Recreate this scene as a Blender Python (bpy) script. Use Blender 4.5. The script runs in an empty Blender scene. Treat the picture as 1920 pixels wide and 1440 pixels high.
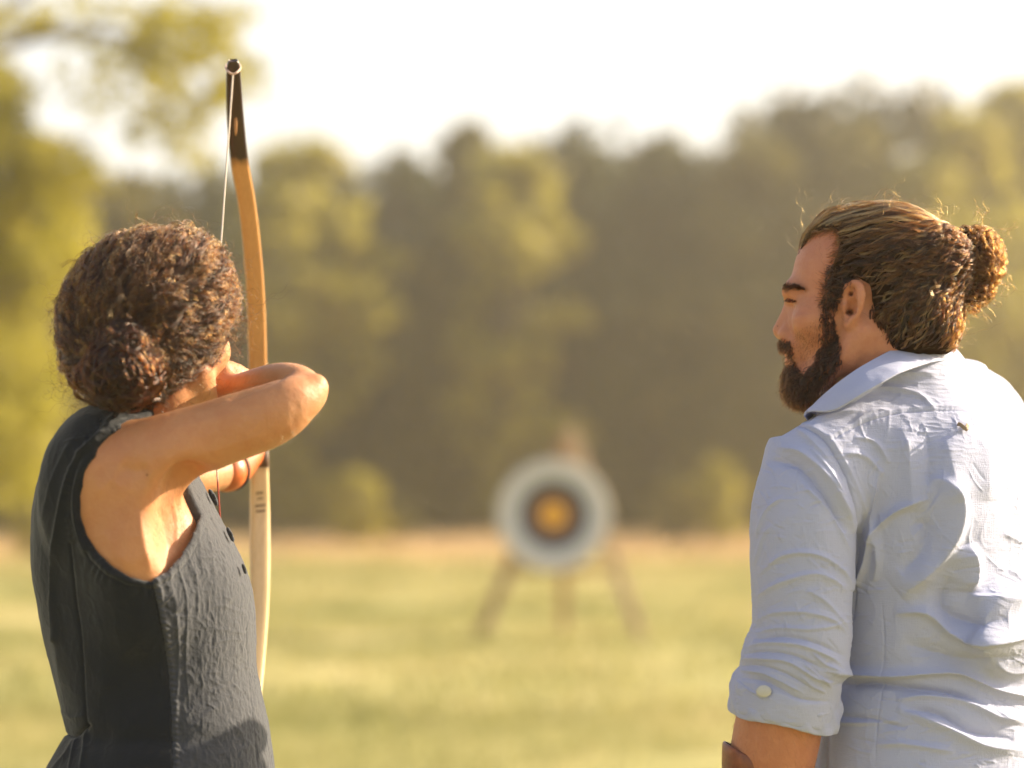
import bpy, math, random
import numpy as np
from mathutils import Vector
from mathutils.bvhtree import BVHTree

# ------------------------------------------------------------------ camera, light
SC = bpy.context.scene
COL = SC.collection
FPX, CX, HZ, CH = 4533.3, 960.0, 919.0, 1.30      # focal length in photo pixels, principal column, horizon row, eye height

cam_d = bpy.data.cameras.new('camera')
cam = bpy.data.objects.new('camera', cam_d); COL.objects.link(cam)
cam.location = (0, 0, CH); cam.rotation_euler = (math.radians(90), 0, 0)
cam_d.lens = 85.0; cam_d.sensor_width = 36.0; cam_d.shift_y = (HZ - 720) / 1920.0
cam_d.clip_start = 0.1; cam_d.clip_end = 2000
cam_d.dof.use_dof = True; cam_d.dof.focus_distance = 3.20; cam_d.dof.aperture_fstop = 85.0 / 44.0
SC.camera = cam

SUN_DIR = Vector((0.84, 0.335, 0.43)).normalized()   # towards the sun
SUN_EL = math.asin(SUN_DIR.z); SUN_AZ = math.atan2(SUN_DIR.x, SUN_DIR.y)
W = bpy.data.worlds.new('World'); SC.world = W; W.use_nodes = True
wt = W.node_tree; wt.nodes.clear()
sky = wt.nodes.new('ShaderNodeTexSky'); sky.sky_type = 'NISHITA'; sky.sun_disc = False
sky.sun_elevation = SUN_EL; sky.sun_rotation = SUN_AZ
sky.air_density = 1.0; sky.dust_density = 4.0; sky.ozone_density = 1.0
bg = wt.nodes.new('ShaderNodeBackground'); bg.inputs['Strength'].default_value = 0.098
wo = wt.nodes.new('ShaderNodeOutputWorld')
veil = wt.nodes.new('ShaderNodeMix'); veil.data_type = 'RGBA';    # thin bright cloud veil low in the sky
veil.inputs[7].default_value = (5.3, 5.1, 4.7, 1)
wtc = wt.nodes.new('ShaderNodeTexCoord'); wsx = wt.nodes.new('ShaderNodeSeparateXYZ'); wmr = wt.nodes.new('ShaderNodeMapRange')
wt.links.new(wtc.outputs['Generated'], wsx.inputs[0]); wt.links.new(wsx.outputs[2], wmr.inputs[0])       # veil thinned above the view to cut ambient light and raise contrast
wmr.inputs[1].default_value = 0.20; wmr.inputs[2].default_value = 0.60; wmr.inputs[3].default_value = 0.64; wmr.inputs[4].default_value = 0.06
wt.links.new(wmr.outputs[0], veil.inputs[0])
wt.links.new(sky.outputs[0], veil.inputs[6]); wt.links.new(veil.outputs[2], bg.inputs[0]); wt.links.new(bg.outputs[0], wo.inputs[0])

sun_d = bpy.data.lights.new('sun', 'SUN'); sun_d.energy = 5.0; sun_d.angle = math.radians(0.5)
sun_d.color = (1.0, 0.83, 0.58)
sun = bpy.data.objects.new('sun', sun_d); COL.objects.link(sun)
sun.rotation_euler = SUN_DIR.to_track_quat('Z', 'Y').to_euler(); sun.location = (20, 0, 20)

vs = SC.view_settings
vs.view_transform = 'Standard'; vs.look = 'None'; vs.gamma = 1.0; vs.exposure = 1.5; vs.use_curve_mapping = False
SC.cycles.use_denoising = True
SC.cycles.max_bounces = 8; SC.cycles.transparent_max_bounces = 12; SC.cycles.volume_bounces = 1
SC.cycles.sample_clamp_indirect = 6.0; SC.cycles.use_adaptive_sampling = False

# ------------------------------------------------------------------ helpers
def P(px, py, Y):
    """photo pixel + distance -> world point"""
    return np.array([(px - CX) * Y / FPX, Y, CH + (HZ - py) * Y / FPX])

def px_of(v):
    """world points (N,3) -> photo pixels"""
    return CX + v[:, 0] / v[:, 1] * FPX, HZ - (v[:, 2] - CH) / v[:, 1] * FPX

def mesh_from(name, v, f, mat, parent=None, smooth=True, mats=None, mi=None):
    me = bpy.data.meshes.new(name)
    v = np.asarray(v, np.float32)
    if isinstance(f, np.ndarray):
        n, k = f.shape
        me.vertices.add(len(v)); me.vertices.foreach_set('co', v.ravel())
        me.loops.add(n * k); me.loops.foreach_set('vertex_index', f.astype(np.int32).ravel())
        me.polygons.add(n)
        me.polygons.foreach_set('loop_start', np.arange(0, n * k, k, dtype=np.int32))
        me.polygons.foreach_set('loop_total', np.full(n, k, np.int32))
    else:
        me.from_pydata([tuple(p) for p in v], [], f)
    if mats:
        for m in mats: me.materials.append(m)
    else:
        me.materials.append(mat)
    if mi is not None: me.polygons.foreach_set('material_index', np.asarray(mi, np.int32))
    me.polygons.foreach_set('use_smooth', np.full(len(me.polygons), smooth))
    me.update(); me.validate()
    o = bpy.data.objects.new(name, me); COL.objects.link(o)
    if parent is not None: o.parent = parent; o.matrix_parent_inverse = parent.matrix_world.inverted()
    return o

def tag(o, label=None, cat=None, group=None, kind=None):
    if label: o['label'] = label
    if cat: o['category'] = cat
    if group: o['group'] = group
    if kind: o['kind'] = kind
    return o

def empty(name, loc, label, cat, group=None):
    o = bpy.data.objects.new(name, None); COL.objects.link(o)
    o.location = tuple(loc); o.empty_display_size = 0.1
    bpy.context.view_layer.update()
    return tag(o, label, cat, group)

def rng(s): return np.random.default_rng(s)

# hash value noise in 3D -> [-1,1]
def vnoise(p, seed=0):
    p = np.asarray(p, np.float64); i = np.floor(p).astype(np.int64); f = p - i
    f = f * f * (3 - 2 * f)
    def h(a):
        n = (a[:, 0] * 374761393 + a[:, 1] * 668265263 + a[:, 2] * 2147483647 + seed * 1274126177) & 0xffffffff
        n = ((n ^ (n >> 13)) * 1274126177) & 0xffffffff
        return ((n ^ (n >> 16)) & 0xffff) / 32767.5 - 1.0
    r = 0
    for dx in (0, 1):
        wx = f[:, 0] if dx else 1 - f[:, 0]
        for dy in (0, 1):
            wy = f[:, 1] if dy else 1 - f[:, 1]
            for dz in (0, 1):
                wz = f[:, 2] if dz else 1 - f[:, 2]
                r = r + wx * wy * wz * h(i + np.array([dx, dy, dz]))
    return r
def fbm(p, oct=4, seed=0, gain=0.5):
    r = 0; a = 1.0; p = np.asarray(p, float)
    for k in range(oct):
        r = r + a * vnoise(p * 2 ** k + 17.3 * k, seed + k); a *= gain
    return r

def catmull(pts, n):
    """smooth curve of n points through pts (any dimension)"""
    pts = np.asarray(pts, float); m = len(pts)
    q = np.vstack([2 * pts[0] - pts[1], pts, 2 * pts[-1] - pts[-2]])
    t = np.linspace(0, m - 1, n); i = np.minimum(t.astype(int), m - 2); u = (t - i)[:, None]
    p0, p1, p2, p3 = q[i], q[i + 1], q[i + 2], q[i + 3]
    return 0.5 * (2 * p1 + (p2 - p0) * u + (2 * p0 - 5 * p1 + 4 * p2 - p3) * u ** 2 + (3 * p1 - p0 - 3 * p2 + p3) * u ** 3)

def tube(pts, rad, seg=8, up=(0, 0, 1), rx=1.0, ry=1.0, caps=True):
    """swept tube -> verts, faces(list)"""
    pts = np.asarray(pts, float); n = len(pts)
    rad = np.full(n, rad) if np.isscalar(rad) else np.asarray(rad, float)
    t = np.gradient(pts, axis=0); t /= np.linalg.norm(t, axis=1)[:, None] + 1e-12
    up = np.asarray(up, float)
    a = np.cross(t, up); bad = np.linalg.norm(a, axis=1) < 0.05
    a[bad] = np.cross(t[bad], (1, 0.01, 0)); a /= np.linalg.norm(a, axis=1)[:, None]
    b = np.cross(a, t)
    th = np.linspace(0, 2 * math.pi, seg, endpoint=False)
    v = pts[:, None] + rad[:, None, None] * (np.cos(th)[None, :, None] * a[:, None] * rx + np.sin(th)[None, :, None] * b[:, None] * ry)
    v = v.reshape(-1, 3); f = []
    for i in range(n - 1):
        for j in range(seg):
            k = (j + 1) % seg
            f.append((i * seg + j, i * seg + k, (i + 1) * seg + k, (i + 1) * seg + j))
    if caps:
        f.append(tuple(range(seg))[::-1]); f.append(tuple((n - 1) * seg + j for j in range(seg)))
    return v, f

def join(parts):
    vs_, fs = [], []; o = 0
    for v, f in parts:
        vs_.append(v); fs += [tuple(i + o for i in q) for q in f]; o += len(v)
    return np.vstack(vs_), fs

def box(c, s, ax=None):
    ax = np.eye(3) if ax is None else np.asarray(ax)
    v = np.array([[x, y, z] for x in (-1, 1) for y in (-1, 1) for z in (-1, 1)], float) * np.asarray(s) / 2
    v = v @ ax + np.asarray(c)
    return v, [(0, 1, 3, 2), (4, 6, 7, 5), (0, 4, 5, 1), (2, 3, 7, 6), (0, 2, 6, 4), (1, 5, 7, 3)]

def bevel(o, w, seg=2):
    m = o.modifiers.new('bevel', 'BEVEL'); m.width = w; m.segments = seg; m.limit_method = 'ANGLE'
    return o

# ------------------------------------------------------------------ materials
class Mat:
    def __init__(s, name):
        s.m = bpy.data.materials.new(name); s.m.use_nodes = True; s.t = s.m.node_tree
        s.b = s.t.nodes['Principled BSDF']; s.out = s.t.nodes['Material Output']
    def n(s, typ, **kw):
        nd = s.t.nodes.new(typ)
        for k, v in kw.items():
            if k in nd.inputs: nd.inputs[k].default_value = v
            else: setattr(nd, k, v)
        return nd
    def l(s, a, b): s.t.links.new(a, b)
    def coord(s, scale=(1, 1, 1), kind='Object'):
        tc = s.n('ShaderNodeTexCoord'); mp = s.n('ShaderNodeMapping'); mp.inputs['Scale'].default_value = scale
        s.l(tc.outputs[kind], mp.inputs[0]); return mp.outputs[0]
    def noise(s, vec, scale, detail=4, rough=0.55, dist=0.0):
        nd = s.n('ShaderNodeTexNoise'); nd.inputs['Scale'].default_value = scale; nd.inputs['Detail'].default_value = detail
        nd.inputs['Roughness'].default_value = rough; nd.inputs['Distortion'].default_value = dist
        s.l(vec, nd.inputs['Vector']); return nd.outputs['Fac']
    def ramp(s, fac, stops):
        r = s.n('ShaderNodeValToRGB'); e = r.color_ramp.elements
        while len(e) < len(stops): e.new(0.5)
        for k, (p, c) in enumerate(stops): e[k].position = p; e[k].color = (*c, 1)
        s.l(fac, r.inputs[0]); return r.outputs[0]
    def mix(s, fac, a, b, mode='MIX'):
        m = s.n('ShaderNodeMix', data_type='RGBA', blend_type=mode)
        for i, v in ((0, fac), (6, a), (7, b)):
            if hasattr(v, 'links'): s.l(v, m.inputs[i])
            else: m.inputs[i].default_value = v if i == 0 else (*v, 1)
        return m.outputs[2]
    def math(s, op, a, b=0.5):
        m = s.n('ShaderNodeMath', operation=op)
        for i, v in enumerate((a, b)):
            if hasattr(v, 'links'): s.l(v, m.inputs[i])
            else: m.inputs[i].default_value = v
        return m.outputs[0]
    def bump(s, h, strength=0.3, dist=0.001, chain=None):
        b = s.n('ShaderNodeBump'); b.inputs['Strength'].default_value = strength; b.inputs['Distance'].default_value = dist
        s.l(h, b.inputs['Height'])
        if chain is not None: s.l(chain, b.inputs['Normal'])
        s.l(b.outputs[0], s.b.inputs['Normal']); return b.outputs[0]
    def set(s, **kw):
        for k, v in kw.items():
            k = k.replace('_', ' ')
            if hasattr(v, 'links'): s.l(v, s.b.inputs[k])
            elif isinstance(v, tuple) and len(v) == 3 and s.b.inputs[k].type == 'RGBA': s.b.inputs[k].default_value = (*v, 1)
            else: s.b.inputs[k].default_value = v
        return s

def leaf_mat(name, c1, c2, transl=0.45):
    m = Mat(name); co = m.coord()
    f = m.noise(co, 1.3, 3); g = m.noise(co, 14.0, 1)
    ff = m.math('ADD', m.math('MULTIPLY', f, 0.6), m.math('MULTIPLY', g, 0.4))
    c = m.ramp(ff, [(0.35, c1), (0.65, c2)])
    m.set(Base_Color=c, Roughness=0.55)
    tr = m.n('ShaderNodeBsdfTranslucent'); m.l(c, tr.inputs[0])
    mx = m.n('ShaderNodeMixShader'); mx.inputs[0].default_value = transl
    m.l(m.b.outputs[0], mx.inputs[1]); m.l(tr.outputs[0], mx.inputs[2]); m.l(mx.outputs[0], m.out.inputs[0])
    return m.m

def bark_mat():
    m = Mat('bark'); co = m.coord((1, 1, 0.25)); f = m.noise(co, 9, 6)
    m.set(Base_Color=m.ramp(f, [(0.3, (0.045, 0.032, 0.022)), (0.7, (0.16, 0.12, 0.08))]), Roughness=0.9); m.bump(f, 0.6, 0.02); return m.m
BARK = bark_mat()
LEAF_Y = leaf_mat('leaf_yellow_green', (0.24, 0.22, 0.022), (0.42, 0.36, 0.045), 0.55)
LEAF_M = leaf_mat('leaf_olive', (0.085, 0.080, 0.012), (0.17, 0.145, 0.022), 0.4)
LEAF_D = leaf_mat('leaf_dark', (0.042, 0.052, 0.009), (0.105, 0.108, 0.018), 0.35)
LEAF_B = leaf_mat('leaf_brown_green', (0.075, 0.068, 0.014), (0.15, 0.13, 0.026), 0.45)

# ------------------------------------------------------------------ ground
def ground():
    xs = np.unique(np.concatenate([np.linspace(-14, 14, 113), np.linspace(-170, 170, 86)]))
    ys = np.unique(np.concatenate([np.linspace(-12, 24, 145), np.linspace(-140, 220, 90)]))
    X, Y = np.meshgrid(xs, ys, indexing='ij'); p = np.stack([X.ravel(), Y.ravel(), 0 * X.ravel()], 1)
    z = 0.05 * fbm(p * 0.25, 3, 3) + 0.015 * fbm(p * 1.7, 2, 9)
    near = np.exp(-((p[:, 0]) ** 2 + (p[:, 1] - 3.2) ** 2) / 6.0)
    p[:, 2] = z * (1 - near)
    nx, ny = len(xs), len(ys)
    i = (np.arange(nx - 1)[:, None] * ny + np.arange(ny - 1)[None]).ravel()
    f = np.stack([i, i + ny, i + ny + 1, i + 1], 1)
    m = Mat('meadow_ground'); co = m.coord()
    a = m.noise(co, 0.22, 4, 0.6); b = m.noise(co, 2.2, 5, 0.6); c = m.noise(co, 0.9, 3)
    col = m.ramp(m.math('ADD', m.math('MULTIPLY', a, 0.7), m.math('MULTIPLY', b, 0.3)),
                 [(0.36, (0.20, 0.20, 0.065)), (0.5, (0.34, 0.31, 0.125)), (0.62, (0.49, 0.41, 0.21))])
    # dry uncut strip in front of the wood
    sx = m.n('ShaderNodeSeparateXYZ'); m.l(co, sx.inputs[0])
    w = m.math('ADD', sx.outputs[1], m.math('MULTIPLY', m.noise(co, 0.15, 3), 14.0))
    r = m.n('ShaderNodeMapRange'); m.l(w, r.inputs[0]); r.inputs[1].default_value = 40; r.inputs[2].default_value = 54
    col = m.mix(r.outputs[0], col, (0.58, 0.40, 0.18))
    m.set(Base_Color=col, Roughness=0.95, Specular_IOR_Level=0.1); m.bump(b, 0.7, 0.05)
    tag(mesh_from('ground', p, f, m.m), 'sunlit meadow of short dry and green grass reaching the wood', kind='structure')
    return p
ground()

def gz(x, y):
    p = np.stack([np.asarray(x, float), np.asarray(y, float), np.zeros(np.shape(x))], 1)
    near = np.exp(-((p[:, 0]) ** 2 + (p[:, 1] - 3.2) ** 2) / 6.0)
    return (0.05 * fbm(p * 0.25, 3, 3) + 0.015 * fbm(p * 1.7, 2, 9)) * (1 - near)

def grass():
    R = rng(5)
    def blades(n, y0, y1, h0, h1, w, seed, xsc=0.27):
        R = rng(seed); u = R.random(n)
        y = np.sqrt(y0 ** 2 + u * (y1 ** 2 - y0 ** 2)); x = (R.random(n) * 2 - 1) * (y * xsc + 1.0)
        # clumping
        k = vnoise(np.stack([x * 0.8, y * 0.8, 0 * x], 1), 4) + 0.4 * R.random(n); keep = k > -0.25
        x, y = x[keep], y[keep]; n = len(x)
        z = gz(x, y); h = h0 + (h1 - h0) * R.random(n) ** 2; a = R.random(n) * 6.283; l = h * (0.2 + 0.6 * R.random(n)); la = R.random(n) * 6.283
        wx, wy = np.cos(a) * w, np.sin(a) * w
        b1 = np.stack([x - wx, y - wy, z - 0.01], 1); b2 = np.stack([x + wx, y + wy, z - 0.01], 1)
        t = np.stack([x + np.cos(la) * l, y + np.sin(la) * l, z + h], 1)
        v = np.stack([b1, b2, t], 1).reshape(-1, 3); f = np.arange(3 * n).reshape(-1, 3)
        return v, f
    m = Mat('grass_blade'); co = m.coord()
    a = m.noise(co, 0.22, 4, 0.6); b = m.noise(co, 6.0, 2)
    c = m.ramp(m.math('ADD', m.math('MULTIPLY', a, 0.6), m.math('MULTIPLY', b, 0.4)),
               [(0.38, (0.18, 0.19, 0.052)), (0.52, (0.33, 0.305, 0.115)), (0.64, (0.51, 0.42, 0.21))])
    m.set(Base_Color=c, Roughness=0.6)
    tr = m.n('ShaderNodeBsdfTranslucent'); m.l(c, tr.inputs[0]); mx = m.n('ShaderNodeMixShader'); mx.inputs[0].default_value = 0.4
    m.l(m.b.outputs[0], mx.inputs[1]); m.l(tr.outputs[0], mx.inputs[2]); m.l(mx.outputs[0], m.out.inputs[0])
    v1, f1 = blades(150000, 1.0, 14, 0.03, 0.09, 0.004, 11, 0.5); v2, f2 = blades(130000, 13, 46, 0.04, 0.14, 0.012, 12)
    o = mesh_from('grass', np.vstack([v1, v2]), np.vstack([f1, f2 + len(v1)]), m.m, smooth=False)
    tag(o, 'short yellow green meadow grass around the target', 'grass', kind='stuff')
    m2 = Mat('dry_grass_blade'); co = m2.coord(); b = m2.noise(co, 3.0, 3)
    c = m2.ramp(b, [(0.35, (0.44, 0.31, 0.15)), (0.65, (0.66, 0.48, 0.27))])
    m2.set(Base_Color=c, Roughness=0.7)
    v, f = blades(110000, 46, 68, 0.07, 0.30, 0.02, 13)
    tag(mesh_from('tall_dry_grass', v, f, m2.m, smooth=False), 'tall tan dry grass strip along the edge of the wood', 'grass', kind='stuff')
grass()

# ------------------------------------------------------------------ trees
def leaf_cards(R, centres, radii, per, size, flat=1.0):
    n = len(centres) * per
    c = np.repeat(centres, per, 0); r = np.repeat(radii, per)
    d = R.normal(size=(n, 3)); d /= np.linalg.norm(d, axis=1)[:, None]
    d *= (R.random(n) ** 0.45)[:, None]; d[:, 2] *= flat
    p = c + d * r[:, None]
    a = R.normal(size=(n, 3)); a /= np.linalg.norm(a, axis=1)[:, None]
    b = np.cross(a, R.normal(size=(n, 3))); b /= np.linalg.norm(b, axis=1)[:, None]
    s = (size * (0.6 + 0.8 * R.random(n)))[:, None]
    v = np.stack([p - a * s, p - b * s * 0.55, p + a * s, p + b * s * 0.55], 1).reshape(-1, 3)
    return v, np.arange(4 * n).reshape(-1, 4)

def crown_points(R, n, H, rad, base, shape):
    """clump centres over a crown between height base and H"""
    out = []
    while len(out) < n:
        u = R.random(); z = base + (H - base) * u
        if shape == 'cone': w = (1 - u) ** 0.8 * 0.95 + 0.06
        elif shape == 'dome': w = math.sqrt(max(0, 1 - (2 * u - 0.8) ** 2 / 1.45))
        else: w = math.sqrt(max(0, 1 - (2 * u - 1) ** 2)) * 0.95 + 0.05
        a = R.random() * 6.283; q = math.sqrt(R.random()) * (0.85 + 0.3 * R.random())
        out.append((math.cos(a) * rad * w * q, math.sin(a) * rad * w * q, z))
    return np.array(out)

def tree(name, loc, H, rad, base, mat, seed, label, shape='round', clumps=70, per=90, leaf=0.22, clump_r=None, group=None, trunk_r=None, cat='tree'):
    R = rng(seed)
    root = empty(name, loc, label, cat, group)
    clumps, per = int(clumps * 1.7), int(per * .62); cr = clump_r or rad * 0.21
    pts = crown_points(R, clumps, H - cr * 0.6, rad - cr * 0.6, base + cr * 0.5, shape)
    v, f = leaf_cards(R, pts, cr * (0.5 + 1.1 * R.random(len(pts))), per, leaf, 0.85)
    o = mesh_from('crown', v + np.array(loc), f, mat, root, smooth=False); o['kind'] = 'stuff'
    tr = trunk_r or H * 0.018
    n = 9; zz = np.linspace(-0.3, H * 0.9, n)
    path = np.stack([np.cumsum(R.normal(size=n) * H * 0.008), np.cumsum(R.normal(size=n) * H * 0.008), zz], 1); path -= path[1] * [1, 1, 0]
    parts = [tube(path, tr * np.linspace(1.25, 0.15, n), 9)]
    for k in range(9):
        q = pts[R.integers(len(pts))]; u = min(0.92, max(0.2, (q[2] / H) * 0.75)); s = np.array([np.interp(u * H * 0.9, zz, path[:, i]) for i in range(3)])
        mid = (s + q) / 2 + np.array([0, 0, 0.06 * H]) * R.random()
        parts.append(tube(catmull([s, mid, q], 6), tr * (1 - u) * np.linspace(0.6, 0.12, 6), 6))
    tv, tf = join(parts)
    mesh_from('trunk', tv + np.array(loc), tf, BARK, root)
    return root

def T(px, Y, top_py, rad, base, mat, seed, label, **kw):
    x = (px - CX) * Y / FPX; H = CH + (HZ - top_py) * Y / FPX
    return tree(kw.pop('name', 'broadleaf_tree'), (x, Y, 0), H, rad, base, mat, seed, label, **kw)

# the edge of the wood, trees one can tell apart (pixel column, distance, pixel row of the top)
T(250, 60, 330, 2.6, 0.3, LEAF_B, 21, 'dull brown green tree right behind the archer, at the far end of the overhanging boughs', shape='dome')
T(395, 66, 300, 2.4, 0.5, LEAF_D, 22, 'dark narrow tree whose top shows behind the upper bow limb', shape='round')
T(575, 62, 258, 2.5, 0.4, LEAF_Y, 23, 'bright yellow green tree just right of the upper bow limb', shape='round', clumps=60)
T(735, 70, 272, 2.8, 0.4, LEAF_D, 24, 'dark olive tree in the hollow between the yellow green tree and the pointed one', shape='dome')
T(875, 66, 232, 2.6, 0.4, LEAF_M, 25, 'green pointed tree with the tallest top above the middle of the clearing', shape='cone', clumps=90)
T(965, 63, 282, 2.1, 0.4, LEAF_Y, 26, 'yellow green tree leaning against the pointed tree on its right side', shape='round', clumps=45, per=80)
T(1075, 69, 262, 3.0, 0.4, LEAF_D, 27, 'broad flat topped dark tree straight above the archery target', shape='dome')
T(1235, 71, 258, 2.9, 0.4, LEAF_D, 28, 'dark flat topped tree between the target and the man', shape='dome')
T(1395, 74, 195, 2.2, 2.5, LEAF_B, 29, 'thin haze washed tree with a bare looking top left of the bearded man', shape='cone', clumps=13, per=14)
T(1420, 66, 262, 2.7, 0.3, LEAF_M, 30, 'round olive tree at the shoulder of the bearded man, in front of the thin one', shape='dome')
T(1500, 76, 190, 2.4, 3.0, LEAF_B, 31, 'tall sparse tree above the forehead of the bearded man', shape='cone', clumps=14, per=14)
T(1600, 67, 250, 3.0, 0.4, LEAF_M, 32, 'wide green tree directly above the head of the bearded man', shape='dome')
T(1700, 74, 200, 2.5, 3.0, LEAF_Y, 33, 'tall loose tree rising behind the hair bun, fading in the glare', shape='round', clumps=24, per=20)  # lighter leaf colour stands in for the sun glow on this side
T(1800, 66, 208, 3.1, 0.4, LEAF_Y, 34, 'pale washed out tree behind the hair bun, low and broad', shape='dome')  # pale leaves imitate the glow and haze here too
T(1905, 70, 150, 3.0, 0.5, LEAF_Y, 35, 'hazy tree cut by the upper right corner, the tallest on that side', shape='round', clumps=80)  # glow put into the leaf colour, as on its two neighbours
# low bushes at the foot of the wood
def bush(px, Y, top, rad, mat, seed, label):
    T(px, Y, top, rad, 0.0, mat, seed, label, name='bush', shape='round', clumps=26, per=70, leaf=0.10, cat='bush', group='low bushes at the foot of the wood')
bush(672, 52, 888, 0.85, LEAF_Y, 41, 'bright yellow green bush halfway between the bow and the target')
bush(745, 57, 935, 0.5, LEAF_M, 42, 'small olive bush touching the bright one between bow and target')
bush(1262, 55, 893, 0.7, LEAF_M, 43, 'dull green bush in the dry grass just right of the target')
bush(1345, 56, 862, 0.85, LEAF_Y, 44, 'yellow green bush beside the rolled shirt sleeve of the man')

def wood():
    """the unlit depth of the wood behind its first row: one mass"""
    R = rng(77); vs_, n = [], 0
    cs = []
    for x in np.arange(-30, 31, 2.3):
        for y in (72, 78, 85):
            xx = x + R.normal() * 0.6; yy = y + R.normal() * 1.2; H = 9.3 + 0.10 * (xx + 14) * (xx > -14) + R.normal() * 0.5 + (y - 72) * 0.05
            k = 46; u = R.random(k); c = np.stack([xx + R.normal(size=k) * 1.2, yy + R.normal(size=k) * 1.2, 0.2 + u * H], 1); cs.append(c)
    c = np.vstack(cs)
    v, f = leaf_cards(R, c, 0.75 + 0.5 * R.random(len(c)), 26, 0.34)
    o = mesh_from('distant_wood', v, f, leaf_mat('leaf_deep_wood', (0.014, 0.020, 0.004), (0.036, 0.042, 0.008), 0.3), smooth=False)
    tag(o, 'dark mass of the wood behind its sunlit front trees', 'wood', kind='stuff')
wood()

# near tree on the left, with boughs hanging into the picture
def near_tree():
    R = rng(91); Y = 24.0
    root = empty('overhanging_tree', P(-330, 919, Y) * [1, 1, 0], 'near yellow green tree filling the left edge, boughs hanging over the archer', 'tree')
    base = np.array(P(-330, 919, Y)); base[2] = 0
    tp = catmull([base + [0, 0, -.3], base + [.1, 0, 2.2], base + [.3, .1, 4.6], base + [.2, 0, 8.5]], 12)
    parts = [tube(tp, np.linspace(.34, .10, 12), 12)]
    bows = []
    def bow(pix, r0):
        pts = [P(a, b, y) for a, b, y in pix]; c = catmull(pts, 10); parts.append(tube(c, np.linspace(r0, .012, 10), 6)); bows.append(c)
    bow([(-325, 300, 24), (-100, 130, 24), (120, 60, 24), (300, 90, 24), (470, 200, 24)], .10)
    bow([(-325, 380, 24), (-120, 350, 23.5), (40, 280, 23.5), (190, 250, 23)], .07)
    bow([(-100, 130, 24), (80, -40, 24), (260, -60, 24), (420, 20, 24.3)], .06)
    bow([(250, 80, 24), (300, 180, 24), (330, 290, 24)], .03)
    bow([(-325, 600, 24), (-100, 560, 24.5), (90, 600, 25)], .06)
    v, f = join(parts); mesh_from('trunk', v, f, BARK, root)
    cl = []
    def blob(px, py, rx, ry, n, dy=0.8):
        for _ in range(n):
            a = R.random() * 6.283; q = math.sqrt(R.random())
            cl.append(P(px + math.cos(a) * rx * q, py + math.sin(a) * ry * q, Y + R.normal() * dy))
    # leaf masses with gaps between them
    blob(10, 300, 100, 100, 70); blob(90, 330, 80, 60, 40); blob(60, 430, 110, 90, 70); blob(-20, 560, 110, 120, 66)
    blob(40, 700, 90, 120, 64); blob(20, 850, 70, 90, 42); blob(-120, 300, 130, 350, 120); blob(110, 520, 45, 70, 14); blob(30, 150, 30, 40, 8)
    big = len(cl)
    blob(210, 40, 150, 45, 46); blob(340, 60, 80, 60, 50); blob(350, 160, 90, 70, 60); blob(440, 70, 70, 60, 26); blob(300, 240, 70, 50, 24)
    blob(30, 40, 60, 30, 12); blob(180, 150, 90, 60, 20); blob(150, 330, 60, 40, 16); blob(250, 110, 60, 40, 18); blob(470, 160, 40, 40, 10); blob(380, 260, 40, 60, 9)
    c = np.array(cl)
    v, f = leaf_cards(R, c[:big], 0.14 + 0.10 * R.random(big), 42, 0.05)
    v2, f2 = leaf_cards(R, c[big:], 0.05 + 0.11 * R.random(len(c) - big), 20, 0.042); f = np.vstack([f, f2 + len(v)]); v = np.vstack([v, v2])
    o = mesh_from('crown', v, f, LEAF_Y, root, smooth=False); o['kind'] = 'stuff'
near_tree()
T(95, 46, 640, 1.2, 0.0, LEAF_Y, 61, 'waist high yellow green bush at the left edge behind the back of the archer', name='bush', shape='round', clumps=40, per=70, leaf=0.09, cat='bush', group='low bushes at the foot of the wood')

# ------------------------------------------------------------------ air
def haze():
    v, f = box((0, 40, 9.0), (380, 400, 20.4))
    m = bpy.data.materials.new('haze_air'); m.use_nodes = True; t = m.node_tree; t.nodes.clear()
    o_ = t.nodes.new('ShaderNodeOutputMaterial'); pv = t.nodes.new('ShaderNodeVolumePrincipled')
    pv.inputs['Color'].default_value = (1.0, 0.92, 0.76, 1); pv.inputs['Density'].default_value = 0.0022; pv.inputs['Anisotropy'].default_value = 0.70
    t.links.new(pv.outputs[0], o_.inputs['Volume'])
    o = mesh_from('haze', v, f, m, smooth=False); tag(o, 'thin warm haze over the clearing', 'haze', kind='stuff')
haze()

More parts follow.
